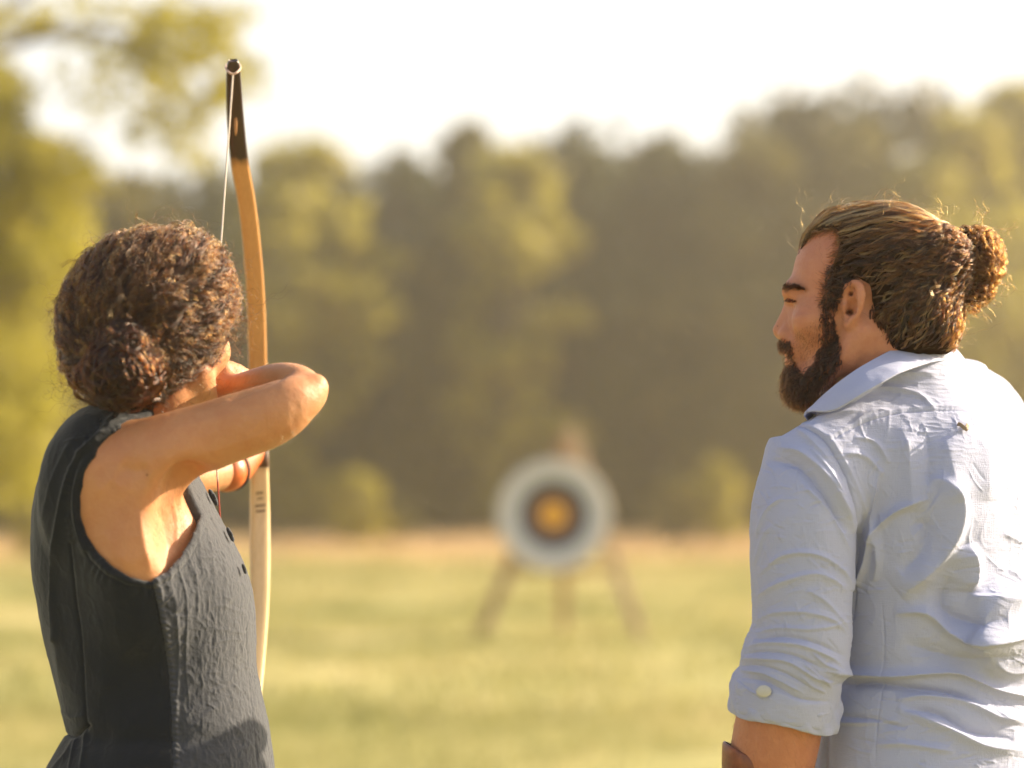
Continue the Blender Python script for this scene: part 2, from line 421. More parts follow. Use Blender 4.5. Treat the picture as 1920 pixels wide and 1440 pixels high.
# ------------------------------------------------------------------ archery target on its easel
def archery_target():
    Y = 21.0; s = FPX / Y
    root = empty('archery_target', P(1050, 1199, Y) * [1, 1, 0], 'round archery target with gold centre hanging on a three legged wooden easel', 'archery target')
    w = Mat('easel_wood'); co = w.coord((6, 6, 1)); f = w.noise(co, 6, 5)
    w.set(Base_Color=w.ramp(f, [(0.3, (0.20, 0.12, 0.06)), (0.7, (0.36, 0.23, 0.13))]), Roughness=0.8)
    w2 = Mat('sunlit_easel_wood'); co = w2.coord((6, 6, 1)); f = w2.noise(co, 6, 5); w2.set(Base_Color=w2.ramp(f, [(0.3, (0.40, 0.26, 0.15)), (0.7, (0.58, 0.41, 0.27))]), Roughness=0.8)  # same wood for the right leg, its sunlit tone put into the colour
    def beam(name, a, b, t, d, m_=None):
        a, b = np.array(a), np.array(b); L = b - a; l = L / np.linalg.norm(L); y = np.array([0, 1.0, 0]); x = np.cross(y, l); x /= np.linalg.norm(x); y = np.cross(l, x)
        v, f = box((a + b) / 2, (t, d, np.linalg.norm(L)), np.array([x, y, l]))
        bevel(mesh_from(name, v, f, (m_ or w).m, root, smooth=False), 0.008)
    c = P(1037, 965, Y)
    ft = lambda px: P(px, 1203, Y) * [1, 1, 0]
    beam('leg', ft(1200) + [0, -.20, 0], P(1068, 802, Y - .02), .105, .06, w2)
    beam('leg', ft(897) + [0, -.20, 0], P(1058, 820, Y + .06), .10, .06)
    beam('leg', P(1056, 1203, Y + .9) * [1, 1, 0], P(1060, 840, Y + .13), .09, .06)
    beam('crossbar', P(930, 1068, Y - .03), P(1152, 1068, Y - .03), .05, .05)
    ax = (0, -1, 0.07)
    def disc(name, r0, r1, y0, y1, mat):
        n = 64; th = np.linspace(0, 2 * np.pi, n, endpoint=False)
        def ring(r, y): return np.stack([c[0] + np.cos(th) * r, np.full(n, Y + y) + np.sin(th) * r * .08, c[2] + np.sin(th) * r], 1)
        rows = [ring(r0, y0), ring(r1 - .004, y0), ring(r1, y0 + .004), ring(r1, y1), ring(r0, y1)]
        v = np.vstack(rows); f = []
        for i in range(5):
            for j in range(n): f.append((i * n + j, i * n + (j + 1) % n, ((i + 1) % 5) * n + (j + 1) % n, ((i + 1) % 5) * n + j))
        return mesh_from(name, v, f, mat, root)
    def pm(name, c):
        m = Mat(name); co = m.coord(); f = m.noise(co, 9, 4)
        m.set(Base_Color=m.mix(m.math('MULTIPLY', f, 0.5), c, tuple(x * 0.6 for x in c)), Roughness=0.8); return m.m
    straw = Mat('straw'); co = straw.coord(); f = straw.noise(co, 30, 4); straw.set(Base_Color=straw.ramp(f, [(0.3, (.30, .21, .10)), (.7, (.5, .38, .2))]), Roughness=.9); straw.bump(f, .6, .01)
    y = -.17
    disc('straw_boss', .001, .492, y, y + .12, straw.m)
    for nm, r0, r1, cc in (('white_ring', .395, .478, (.62, .61, .60)), ('grey_ring', .302, .392, (.60, .60, .61)), ('black_ring', .235, .300, (.020, .025, .038)), ('blue_ring', .165, .233, (.022, .032, .055)),
                           ('red_ring', .118, .163, (.30, .08, .03)), ('gold_centre', .001, .116, (.80, .40, .03))):
        disc(nm, r0, r1, y - .012, y - .001, pm(nm + '_paint', cc))
archery_target()
# ------------------------------------------------------------------ smooth solids: a distance grid turned into a mesh
class Vox:
    def __init__(s, xs, ys, zs):
        s.x, s.y, s.z = (np.asarray(a, np.float32) for a in (xs, ys, zs))
        s.D = np.full((len(s.x), len(s.y), len(s.z)), 0.3, np.float32)
    def sl(s, lo, hi, m):
        r = []
        for a, l, h in zip((s.x, s.y, s.z), lo, hi):
            r.append(slice(int(np.searchsorted(a, l - m)), int(np.searchsorted(a, h + m))))
        return tuple(r)
    def grid(s, q):
        return s.x[q[0]][:, None, None], s.y[q[1]][None, :, None], s.z[q[2]][None, None, :]
    def put(s, lo, hi, fn, k=0.0, mode='add'):
        q = s.sl(lo, hi, max(0.03, k + 0.012))
        if any(a.stop <= a.start for a in q): return s
        d = fn(*s.grid(q)).astype(np.float32); D = s.D[q]
        if mode == 'sub': D = -D
        if k > 0:
            h = np.maximum(k - np.abs(D - d), 0) / k; r = np.minimum(D, d) - h * h * k * 0.25
        else: r = np.minimum(D, d)
        s.D[q] = -r if mode == 'sub' else r
        return s
    def cone(s, a, b, ra, rb, k=0.01, mode='add', sq=None):
        a, b = np.asarray(a, float), np.asarray(b, float); R = max(ra, rb)
        ba = b - a; L = float(ba @ ba) + 1e-12
        def fn(x, y, z):
            px_, py_, pz_ = x - a[0], y - a[1], z - a[2]
            h = np.clip((px_ * ba[0] + py_ * ba[1] + pz_ * ba[2]) / L, 0, 1)
            return np.sqrt((px_ - h * ba[0]) ** 2 + (py_ - h * ba[1]) ** 2 + (pz_ - h * ba[2]) ** 2) - (ra + (rb - ra) * h)
        return s.put(np.minimum(a, b) - R, np.maximum(a, b) + R, fn, k, mode)
    def chain(s, pts, rad, k=0.01, mode='add', n=None):
        """tube through points; one union so that its own pieces do not swell"""
        pts = np.asarray(pts, float); rad = np.asarray(rad, float)
        if n: q = catmull(np.hstack([pts, rad[:, None]]), n); pts, rad = q[:, :3], q[:, 3]
        def fn(x, y, z):
            best = None
            for a, b, ra, rb in zip(pts[:-1], pts[1:], rad[:-1], rad[1:]):
                ba = b - a; L = float(ba @ ba) + 1e-12
                u, v, w = x - a[0], y - a[1], z - a[2]
                h = np.clip((u * ba[0] + v * ba[1] + w * ba[2]) / L, 0, 1)
                d = np.sqrt((u - h * ba[0]) ** 2 + (v - h * ba[1]) ** 2 + (w - h * ba[2]) ** 2) - (ra + (rb - ra) * h)
                best = d if best is None else np.minimum(best, d)
            return best
        R = rad.max()
        return s.put(pts.min(0) - R, pts.max(0) + R, fn, k, mode)
    def ell(s, c, r, ax=None, k=0.01, mode='add'):
        c = np.asarray(c, float); r = np.asarray(r, float); A = np.eye(3) if ax is None else np.asarray(ax, float)
        R = r.max()
        def fn(x, y, z):
            u, v, w = x - c[0], y - c[1], z - c[2]
            q = [(u * A[i][0] + v * A[i][1] + w * A[i][2]) for i in range(3)]
            k0 = np.sqrt(sum((q[i] / r[i]) ** 2 for i in range(3))); k1 = np.sqrt(sum((q[i] / r[i] ** 2) ** 2 for i in range(3)))
            return k0 * (k0 - 1) / (k1 + 1e-9)
        return s.put(c - R, c + R, fn, k, mode)
    def loft(s, sec, k=0.01, n=2.3, mode='add', grow=0.0):
        """sec rows: z, cx, cy, a, b, angle (descending or ascending z)"""
        sec = np.asarray(sorted(sec, key=lambda r: r[0]), float); zz = np.linspace(sec[0, 0], sec[-1, 0], 400)
        # monotone-ish smooth interpolation
        t = np.interp(zz, sec[:, 0], np.arange(len(sec))); i = np.minimum(t.astype(int), len(sec) - 2); u = (t - i)
        m = np.gradient(sec[:, 1:], sec[:, 0], axis=0); h = (sec[i + 1, 0] - sec[i, 0])
        u_ = u[:, None]; h_ = h[:, None]
        val = (2 * u_ ** 3 - 3 * u_ ** 2 + 1) * sec[i, 1:] + (u_ ** 3 - 2 * u_ ** 2 + u_) * h_ * m[i] + (-2 * u_ ** 3 + 3 * u_ ** 2) * sec[i + 1, 1:] + (u_ ** 3 - u_ ** 2) * h_ * m[i + 1]
        M = max(sec[:, 3].max(), sec[:, 4].max()) + grow
        lo = np.array([sec[:, 1].min() - M, sec[:, 2].min() - M, sec[0, 0]]); hi = np.array([sec[:, 1].max() + M, sec[:, 2].max() + M, sec[-1, 0]])
        def fn(x, y, z):
            zc = z.ravel(); g = [np.interp(zc, zz, val[:, j])[None, None, :] for j in range(5)]
            ca, sa = np.cos(g[4]), np.sin(g[4]); u = x - g[0]; v = y - g[1]
            p = (u * ca + v * sa); q = (-u * sa + v * ca); a = g[2] + grow; b = g[3] + grow
            rho = (np.abs(p / a) ** n + np.abs(q / b) ** n) ** (1 / n) + 1e-6
            R = np.sqrt(p * p + q * q)
            d = R * (1 - 1 / rho) * 0.92
            return np.maximum(d, np.maximum(sec[0, 0] - z, z - sec[-1, 0]))
        return s.put(lo, hi, fn, k, mode)
    def field(s, lo, hi, fn, k=0.0, mode='add'): return s.put(np.asarray(lo), np.asarray(hi), fn, k, mode)
    def mesh(s, relax=2):
        D = s.D; D = D.copy(); D[0] = D[-1] = 0.1; D[:, 0] = D[:, -1] = 0.1; D[:, :, 0] = D[:, :, -1] = 0.1
        S = D < 0
        c = [S[i:S.shape[0] - 1 + i, j:S.shape[1] - 1 + j, k:S.shape[2] - 1 + k] for i in (0, 1) for j in (0, 1) for k in (0, 1)]
        anyc = c[0].copy(); allc = c[0].copy()
        for q in c[1:]: anyc |= q; allc &= q
        act = anyc & ~allc
        I, J, K = np.nonzero(act); ids = np.full(act.shape, -1, np.int32); ids[I, J, K] = np.arange(len(I))
        off = [(i, j, k) for i in (0, 1) for j in (0, 1) for k in (0, 1)]
        val = np.stack([D[I + a, J + b, K + e] for a, b, e in off], 1)
        pos = np.stack([np.stack([s.x[I + a], s.y[J + b], s.z[K + e]], 1) for a, b, e in off], 1)
        acc = np.zeros((len(I), 3)); cnt = np.zeros(len(I))
        for p in range(8):
            for q in range(p + 1, 8):
                if sum(abs(off[p][t] - off[q][t]) for t in range(3)) != 1: continue
                m = (val[:, p] < 0) != (val[:, q] < 0)
                t = val[m, p] / (val[m, p] - val[m, q])
                acc[m] += pos[m, p] + (pos[m, q] - pos[m, p]) * t[:, None]; cnt[m] += 1
        v = acc / cnt[:, None]
        F = []
        for ax in range(3):
            a = [slice(None)] * 3; b = [slice(None)] * 3; a[ax] = slice(0, -1); b[ax] = slice(1, None)
            A, B = S[tuple(a)], S[tuple(b)]
            i, j, k = np.nonzero(A != B); o1, o2 = [t for t in range(3) if t != ax]
            ix = np.stack([i, j, k], 1)
            ok = (ix[:, o1] > 0) & (ix[:, o2] > 0) & (ix[:, o1] < S.shape[o1] - 1) & (ix[:, o2] < S.shape[o2] - 1); ix = ix[ok]
            fl = A[ix[:, 0], ix[:, 1], ix[:, 2]]
            def g(d1, d2):
                y = ix.copy(); y[:, o1] -= d1; y[:, o2] -= d2; return ids[y[:, 0], y[:, 1], y[:, 2]]
            q = np.stack([g(1, 1), g(0, 1), g(0, 0), g(1, 0)], 1)
            if ax == 1: fl = ~fl
            q[~fl] = q[~fl][:, ::-1]; F.append(q)
        f = np.vstack(F); f = f[(f >= 0).all(1)]
        v = relax_mesh(v, f, relax)
        return v, f

def relax_mesh(v, f, it, lam=0.5):
    e = np.vstack([f[:, [0, 1]], f[:, [1, 2]], f[:, [2, 3]], f[:, [3, 0]]]); n = len(v)
    deg = np.bincount(e[:, 0], minlength=n) + np.bincount(e[:, 1], minlength=n); deg = np.maximum(deg, 1)
    for k in range(it):
        for l in (lam, -lam * 1.04) if k < it - 1 else (lam,):
            acc = np.stack([np.bincount(e[:, 0], v[e[:, 1], i], n) + np.bincount(e[:, 1], v[e[:, 0], i], n) for i in range(3)], 1)
            v = v + l * (acc / deg[:, None] - v)
    return v

def subdiv(v, f):
    """one linear-plus-smooth subdivision of a quad mesh"""
    e = np.vstack([f[:, [0, 1]], f[:, [1, 2]], f[:, [2, 3]], f[:, [3, 0]]]); es = np.sort(e, 1)
    key = es[:, 0].astype(np.int64) * len(v) + es[:, 1]; u, inv = np.unique(key, return_inverse=True)
    a, b = u // len(v), u % len(v); n = len(v); m = len(f)
    ev = (v[a] + v[b]) / 2; fv = v[f].mean(1)
    ei = inv.reshape(4, m).T + n; fi = np.arange(m) + n + len(u)
    nv = np.vstack([v, ev, fv])
    nf = np.vstack([np.stack([f[:, i], ei[:, i], fi, ei[:, i - 1]], 1) for i in range(4)])
    return relax_mesh(nv, nf, 1, 0.6), nf

def normals(v, f):
    d = np.cross(v[f[:, 2]] - v[f[:, 0]], v[f[:, 3]] - v[f[:, 1]]); n = np.zeros_like(v)
    for i in range(4):
        for k in range(3): n[:, k] += np.bincount(f[:, i], d[:, k], len(v))
    return n / (np.linalg.norm(n, axis=1)[:, None] + 1e-12)

def seg_dist(px, py, pts):
    """distance from points to polyline, side sign, and position 0..1 along it"""
    best = np.full(len(px), 1e9); u = np.zeros(len(px)); sg = np.ones(len(px))
    L = np.linalg.norm(np.diff(pts, axis=0), axis=1); cum = np.concatenate([[0], np.cumsum(L)])
    for i in range(len(pts) - 1):
        a, b = pts[i], pts[i + 1]; d = b - a; q = d @ d + 1e-9
        h = np.clip(((px - a[0]) * d[0] + (py - a[1]) * d[1]) / q, 0, 1)
        ex, ey = px - a[0] - h * d[0], py - a[1] - h * d[1]; dd = np.hypot(ex, ey)
        m = dd < best; best[m] = dd[m]; u[m] = (cum[i] + h[m] * L[i]) / cum[-1]; sg[m] = np.sign(d[0] * ey[m] - d[1] * ex[m])
    return best, u, sg

def folds(v, n, strokes, facing=0.15):
    """sculpted cloth folds. stroke = (points in photo pixels, half width px, height mm[, sharpness side -1..1])"""
    px, py = px_of(v); w = np.clip((-n[:, 1] + facing) / 0.35, 0, 1); out = np.zeros(len(v))
    for s in strokes:
        pts, wd, h = np.asarray(s[0], float), s[1], s[2]; side = s[3] if len(s) > 3 else 0.0
        if len(pts) > 2: pts = catmull(pts, 5 * len(pts))
        M = wd * 2.6
        m = (px > pts[:, 0].min() - M) & (px < pts[:, 0].max() + M) & (py > pts[:, 1].min() - M) & (py < pts[:, 1].max() + M) & (w > 0)
        if not m.any(): continue
        d, u, sg = seg_dist(px[m], py[m], pts)
        wl = wd * np.where(sg * side > 0, 1 - 0.62 * abs(side), 1 + 0.4 * abs(side))
        taper = np.clip(np.minimum(u, 1 - u) * 5, 0.0, 1) ** 0.7 if not (len(s) > 4 and s[4]) else 1.0
        out[m] += h * 0.001 * (0.66 * np.exp(-(d / wl) ** 1.7 * 1.5) + 0.34 * np.exp(-(d / (wl * 0.38)) ** 1.3)) * taper
    return out * w

def inside_poly(px, py, poly):
    r = np.zeros(px.shape, bool); n = len(poly)
    for i in range(n):
        (x1, y1), (x2, y2) = poly[i], poly[(i + 1) % n]
        c = ((y1 > py) != (y2 > py)); 
        with np.errstate(divide='ignore', invalid='ignore'): r ^= c & (px < (x2 - x1) * (py - y1) / (y2 - y1 + 1e-12) + x1)
    return r

def poly_sdf(px, py, poly):
    """signed distance in pixels to a polygon (negative inside)"""
    best = np.full(np.broadcast(px, py).shape, 1e9)
    n = len(poly)
    for i in range(n):
        a, b = np.array(poly[i], float), np.array(poly[(i + 1) % n], float); d = b - a
        h = np.clip(((px - a[0]) * d[0] + (py - a[1]) * d[1]) / (d @ d + 1e-9), 0, 1)
        best = np.minimum(best, (px - a[0] - h * d[0]) ** 2 + (py - a[1] - h * d[1]) ** 2)
    return np.sqrt(best) * np.where(inside_poly(px + 0 * py, py + 0 * px, poly), -1, 1)

# ------------------------------------------------------------------ hair as curves
def hair(name, strands, rad, mat, parent, taper=0.25, rvar=None):
    n = [len(s) for s in strands]
    h = bpy.data.hair_curves.new(name); h.add_curves(n)
    h.attributes['position'].data.foreach_set('vector', np.vstack(strands).astype(np.float32).ravel())
    r = h.attributes.get('radius') or h.attributes.new('radius', 'FLOAT', 'POINT')
    rr = np.concatenate([rad * (rvar[i] if rvar is not None else 1) * (1 - (1 - taper) * np.linspace(0, 1, k) ** 2) for i, k in enumerate(n)])
    r.data.foreach_set('value', rr.astype(np.float32))
    h.materials.append(mat)
    o = bpy.data.objects.new(name, h); COL.objects.link(o)
    if parent is not None: o.parent = parent; o.matrix_parent_inverse = parent.matrix_world.inverted()
    return o

def hair_mat(name, mel, red, rough=0.3, tint=None, var=0.35):
    m = bpy.data.materials.new(name); m.use_nodes = True; t = m.node_tree; t.nodes.clear()
    o = t.nodes.new('ShaderNodeOutputMaterial'); p = t.nodes.new('ShaderNodeBsdfHairPrincipled')
    p.parametrization = 'MELANIN'
    for k, v in (('Melanin', mel), ('Melanin Redness', red), ('Roughness', rough), ('Radial Roughness', 0.4), ('Random Color', var), ('Random Roughness', 0.3), ('Coat', 0.0)):
        if k in p.inputs: p.inputs[k].default_value = v
    if tint: p.inputs['Tint'].default_value = (*tint, 1)
    hi = t.nodes.new('ShaderNodeHairInfo'); t.links.new(hi.outputs['Random'], p.inputs['Random'])
    t.links.new(p.outputs[0], o.inputs[0]); return m

def curl(path, amp, wave, ph, seed_dir=None, a0=0.0, w2=0.0):
    """wrap a smooth path (n,3) into a curl; wave = length of one turn"""
    t = np.gradient(path, axis=0); t /= np.linalg.norm(t, axis=1)[:, None] + 1e-9
    u = np.cross(t, (0.3, 0.2, 1.0)); u /= np.linalg.norm(u, axis=1)[:, None] + 1e-9; w = np.cross(t, u)
    L = np.concatenate([[0], np.cumsum(np.linalg.norm(np.diff(path, axis=0), axis=1))])
    a = L / wave * 6.283 + ph; e = amp * (a0 + (1 - a0) * np.clip(L / (L[-1] + 1e-9) * 2.2, 0, 1))
    return path + (np.cos(a) * e)[:, None] * u + (np.sin(a) * e * 0.8)[:, None] * w

class Surf:
    """a closed mesh to walk and stand on"""
    def __init__(s, v, f): s.b = BVHTree.FromPolygons([tuple(p) for p in v], [tuple(int(i) for i in q) for q in f])
    def near(s, p):
        q, n, i, d = s.b.find_nearest(Vector(p)); return np.array(q), np.array(n)
    def path(s, start, goal, steps, ds, lift0=0.0, lift1=0.004, wander=0.0, seed=0):
        p = np.array(start); out = []; ph = seed * 1.7
        for k in range(steps):
            q, n = s.near(p); out.append(q + n * (lift0 + (lift1 - lift0) * min(1, k / (steps * 0.35 + 1))))
            g = goal - q; dist = np.linalg.norm(g)
            if dist < ds * 1.2: break
            g = g / dist; g = g - n * (g @ n); L = np.linalg.norm(g)
            if L < 1e-3: break
            g /= L; side = np.cross(n, g); g = g + side * wander * math.sin(k * 0.55 + ph)
            p = q + g / np.linalg.norm(g) * ds
        return np.array(out)

def skin_mat(name, base, deep, freckle=0.0, red=None):
    m = Mat(name); co = m.coord()
    a = m.noise(co, 9, 4, 0.6); fine = m.noise(co, 420, 3, 0.6); pore = m.noise(co, 140, 4, 0.7)
    c = m.mix(m.math('MULTIPLY', a, 0.9), base, deep)
    if freckle:
        vo = m.n('ShaderNodeTexVoronoi', feature='F1'); vo.inputs['Scale'].default_value = 42; m.l(co, vo.inputs[0])
        s1 = m.math('LESS_THAN', vo.outputs['Distance'], 0.055)
        pick = m.n('ShaderNodeSeparateColor'); m.l(vo.outputs['Color'], pick.inputs[0])
        s2 = m.math('LESS_THAN', pick.outputs[0], 0.34)
        c = m.mix(m.math('MULTIPLY', m.math('MULTIPLY', s1, s2), freckle), c, tuple(x * 0.25 for x in deep))
    mid = m.noise(co, 34, 5, 0.65); veins = m.noise(co, 75, 3, 0.6, 0.8)
    c = m.mix(m.math('MULTIPLY', m.math('SUBTRACT', mid, 0.42), 1.3), c, tuple(x * y for x, y in zip(deep, (0.95, 0.75, 0.7))))
    c = m.mix(m.math('MULTIPLY', m.math('SUBTRACT', veins, 0.5), 0.9), c, tuple(x * y for x, y in zip(base, (1.12, 1.10, 1.05))))
    m.set(Base_Color=c, Roughness=m.math('ADD', m.math('MULTIPLY', pore, 0.30), 0.36), Subsurface_Weight=0.18, Subsurface_Radius=(0.9, 0.35, 0.18), Subsurface_Scale=0.012, Specular_IOR_Level=0.42)
    b1 = m.bump(pore, 0.45, 0.0016); b2 = m.bump(veins, 0.35, 0.0022, b1); m.bump(fine, 0.35, 0.0008, b2)
    return m.m
def fabric(name, col, col2, weave=900, rough=0.85, sheen=0.25, slub=0.4, transl=0.0, bstr=0.35, big=0.0):
    m = Mat(name); co = m.coord()
    wx = m.coord((1, 1, 0.08)); wz = m.coord((0.10, 0.10, 1))
    f1 = m.noise(wx, weave, 2, 0.5); f2 = m.noise(wz, weave, 2, 0.5); lg = m.noise(co, 18, 4, 0.6)
    h = m.math('ADD', f1, f2)
    c = m.mix(m.math('MULTIPLY', m.math('ADD', m.math('MULTIPLY', h, 0.5), m.math('MULTIPLY', lg, 0.4)), slub + 0.2), col, col2)
    m.set(Base_Color=c, Roughness=rough, Sheen_Weight=sheen, Sheen_Roughness=0.5, Specular_IOR_Level=0.25)
    nb = m.bump(h, bstr, 0.0007)
    if big: m.bump(m.noise(co, 160, 5, 0.65, 0.6), big, 0.0022, nb)
    if transl:
        tr = m.n('ShaderNodeBsdfTranslucent'); m.l(c, tr.inputs[0]); mx = m.n('ShaderNodeMixShader'); mx.inputs[0].default_value = transl
        m.l(m.b.outputs[0], mx.inputs[1]); m.l(tr.outputs[0], mx.inputs[2]); m.l(mx.outputs[0], m.out.inputs[0])
    return m.m
def plain(name, c, rough=0.6, **kw):
    m = Mat(name); co = m.coord(); f = m.noise(co, 60, 4)
    m.set(Base_Color=m.mix(m.math('MULTIPLY', f, 0.6), c, tuple(x * 0.6 for x in c)), Roughness=rough, **kw); m.bump(f, 0.15, 0.001); return m.m

def hand(V, wrist, mid, out, palm, size, curls, spread=0.16, thumb_curl=0.5, k=0.005):
    """hand in voxel grid V. mid: towards the knuckles, out: towards the thumb side, palm: the way the palm faces (unit vectors)."""
    wrist, mid, out, palm = (np.asarray(a, float) for a in (wrist, mid, out, palm))
    S = size
    pc = wrist + mid * 0.052 * S
    V.ell(pc, (0.042 * S, 0.037 * S, 0.015 * S), np.array([mid, out, palm]), 0.01)
    V.cone(wrist, pc, 0.021 * S, 0.022 * S, 0.012)
    lens = (0.076, 0.084, 0.078, 0.062)
    for i in range(4):
        off = (0.030 - 0.020 * i) * S
        base = wrist + mid * (0.088 - 0.003 * abs(i - 1)) * S + out * off
        ang = 0.0; p = base - mid * 0.02 * S; pts = [p, base]; d0 = mid + out * (1.5 - i) * spread; d0 /= np.linalg.norm(d0)
        L = lens[i] * S; q = base
        for s_, (fr, c) in enumerate(zip((0.46, 0.30, 0.24), curls[i] if hasattr(curls[i], '__len__') else (curls[i] * 0.9, curls[i] * 1.2, curls[i] * 0.8))):
            ang += c; d = d0 * math.cos(ang) + palm * math.sin(ang); q = q + d * L * fr; pts.append(q)
        V.chain(pts, np.array([0.0088, 0.0092, 0.0082, 0.0074, 0.0058]) * S, k)
    tb = wrist + mid * 0.022 * S + out * 0.024 * S + palm * 0.006 * S
    d1 = mid * 0.62 + out * 0.62 + palm * 0.35; d1 /= np.linalg.norm(d1); t1 = tb + d1 * 0.042 * S
    d2 = mid * 0.9 + out * 0.15 + palm * thumb_curl; d2 /= np.linalg.norm(d2); t2 = t1 + d2 * 0.032 * S; d3 = mid * 0.9 - out * 0.2 * thumb_curl + palm * thumb_curl * 1.4; d3 /= np.linalg.norm(d3)
    V.chain([tb, t1, t2, t2 + d3 * 0.024 * S], np.array([0.015, 0.0115, 0.0100, 0.0075]) * S, 0.008)

def vellus(name, v, n, ids, flow, count, L, mat, parent, seed):
    """fine body hair that catches the light on an arm"""
    R = rng(seed); st = []
    if not len(ids): return
    for i in R.choice(ids, count):
        d = flow - n[i] * (flow @ n[i]); d /= np.linalg.norm(d) + 1e-9; d = d + n[i] * .45 + R.normal(size=3) * .25
        st.append(v[i] + R.normal(size=3) * .0012 + d * np.linspace(0, 1, 4)[:, None] * L * (.6 + .8 * R.random()))
    return hair(name, st, .000055, mat, parent, .3)
# ------------------------------------------------------------------ the archer
SKIN_W = skin_mat('skin_archer', (0.50, 0.250, 0.122), (0.39, 0.160, 0.064), 0.9)
HAIR_W = hair_mat('hair_archer', 0.76, 0.66, 0.28)
UNDER = plain('hair_mass', (0.022, 0.012, 0.007), 1.0, Specular_IOR_Level=0.0)
YW = 3.12
def Wp(px, py, dy=0.0): return P(px, py, YW + dy)
SW = FPX / YW

def woman():
    R = rng(201)
    root = empty('person', Wp(285, 919) * [1, 1, 0], 'archer seen from behind in dark sleeveless top, curly low bun, drawing a bow', 'person')
    fh = np.array([0.36, 0.93, -0.02]); fh /= np.linalg.norm(fh); rt = np.array([fh[1], -fh[0], 0.0]); rt /= np.linalg.norm(rt); up = np.cross(rt, fh)
    A = np.array([rt, fh, up])
    hc = Wp(300, 590, 0.0)
    def Hd(r, f, u): return hc + rt * r + fh * f + up * u
    secpx = [(768, 185, 320, .055), (785, 150, 335, .085), (800, 128, 340, .120), (830, 96, 346, .150), (870, 76, 352, .165), (920, 62, 374, .168), (970, 54, 400, .165), (1020, 53, 427, .16), (1080, 55, 455, .155),
             (1140, 66, 468, .15), (1200, 78, 471, .147), (1250, 91, 471, .145), (1300, 103, 480, .145), (1350, 116, 491, .15), (1372, 120, 495, .15), (1400, 106, 499, .16), (1440, 84, 504, .17), (1500, 64, 512, .18), (1560, 56, 520, .19)]
    CYO = 0.045
    sec = [(float(Wp(0, r[0])[2]), float(Wp((r[1] + r[2]) / 2, 0)[0]), YW + CYO, (r[2] - r[1]) / 2 / SW, r[3], 0.0) for r in secpx]
    xs = np.arange(-0.70, -0.20, 0.0034); ys = np.arange(2.85, 3.76, 0.0036)
    zs = np.concatenate([np.arange(-0.03, 0.86, 0.010), np.arange(0.862, 1.66, 0.0032)])
    V = Vox(xs, ys, zs)
    V.loft(sec, k=0, grow=-0.012)
    # pelvis and legs
    hip = Wp(290, 1500, .04)
    V.ell(hip + [0, 0, -.03], (.130, .14, .12), None, .05)
    feet = []
    for sgn, dx in ((-1, 0.03), (1, -0.03)):
        a = hip + [dx, sgn * .09, -.05]; kn = np.array([a[0] + .02, a[1] + sgn * .05, .47]); an = np.array([a[0] - .02, a[1] + sgn * .09, .09])
        V.chain([a, kn, an], [.095, .058, .038], .04, n=9); V.cone(an + [0, 0, -.04], an + [.15, 0, -.06], .035, .026, .02); feet.append((kn, an))
    # neck, head, face
    V.chain([Wp(262, 840, .04), Hd(.0, -.01, -.09)], [.062, .052], .035)
    V.ell(hc, (.072, .092, .098), A, .02)
    V.ell(Hd(0, .035, -.045), (.060, .062, .070), A, .03)
    for s_ in (-1, 1):
        V.ell(Hd(.043 * s_, .062, -.045), (.022, .026, .022), A, .02)
        V.chain([Hd(.055 * s_, .0, -.075), Hd(.040 * s_, .05, -.105), Hd(.008 * s_, .082, -.117)], [.017, .016, .015], .018)
        V.ell(Hd(.031 * s_, .088, -.022), (.014, .010, .009), A, .004, 'sub')
        V.ell(Hd(.031 * s_, .080, -.022), (.012, .012, .011), A, .003)
        V.chain([Hd(.072 * s_, -.005, -.005), Hd(.079 * s_, -.014, -.02), Hd(.074 * s_, -.004, -.052)], [.006, .008, .006], .005)
    V.cone(Hd(-.02, .090, -.004), Hd(.02, .090, -.004), .008, .008, .012)
    V.chain([Hd(0, .094, -.012), Hd(0, .108, -.042), Hd(0, .104, -.052)], [.007, .009, .010], .008)
    V.cone(Hd(-.012, .098, -.052), Hd(.012, .098, -.052), .006, .006, .006)
    V.cone(Hd(-.018, .094, -.073), Hd(.018, .094, -.073), .0055, .0055, .006); V.cone(Hd(-.015, .092, -.082), Hd(.015, .092, -.082), .006, .006, .006)
    # back of the shoulder, drawing arm
    V.ell(Wp(205, 930, -.085), (.060, .035, .085), None, .04)
    V.chain([Wp(215, 882, -.085), Wp(300, 850, -.10), Wp(400, 815, -.10), Wp(500, 780, -.10), Wp(549, 753, -.095), Wp(588, 730, -.085)], [.055, .0475, .0425, .0405, .0325, .0140], .03, n=24)
    V.chain([Wp(318, 888, -.095), Wp(262, 955, -.10), Wp(252, 1040, -.105), Wp(270, 1120, -.08)], [.036, .034, .036, .04], .045, n=10)
    V.chain([Wp(580, 738, -.08), Wp(556, 728, -.06), Wp(522, 722, -.02), Wp(476, 726, .04), Wp(440, 731, .10)], [.022, .030, .0285, .0235, .019], .010, n=16)
    V.cone(Wp(593, 722, -.086), Wp(575, 752, -.094), .0125, .016, .010)
    V.ell(Wp(352, 968, -.115), (.040, .050, .072), None, .025, 'sub')
    # drawing hand at the jaw, three fingers on the string
    hand(V, Wp(436, 731, .10), np.array([-.78, .42, .30]) / .94, np.array([.25, -.1, .96]), np.array([-.5, .8, -.1]), .86, [(1.0, 1.5, .9)] * 4, .05, .6)
    # bow arm
    bowhand = P(452, 868, 3.60)
    V.chain([Wp(172, 872, .14), Wp(240, 884, .26), P(330, 892, 3.42), P(395, 886, 3.49), P(432, 880, 3.54)], [.042, .040, .033, .029, .026], .03, n=18)
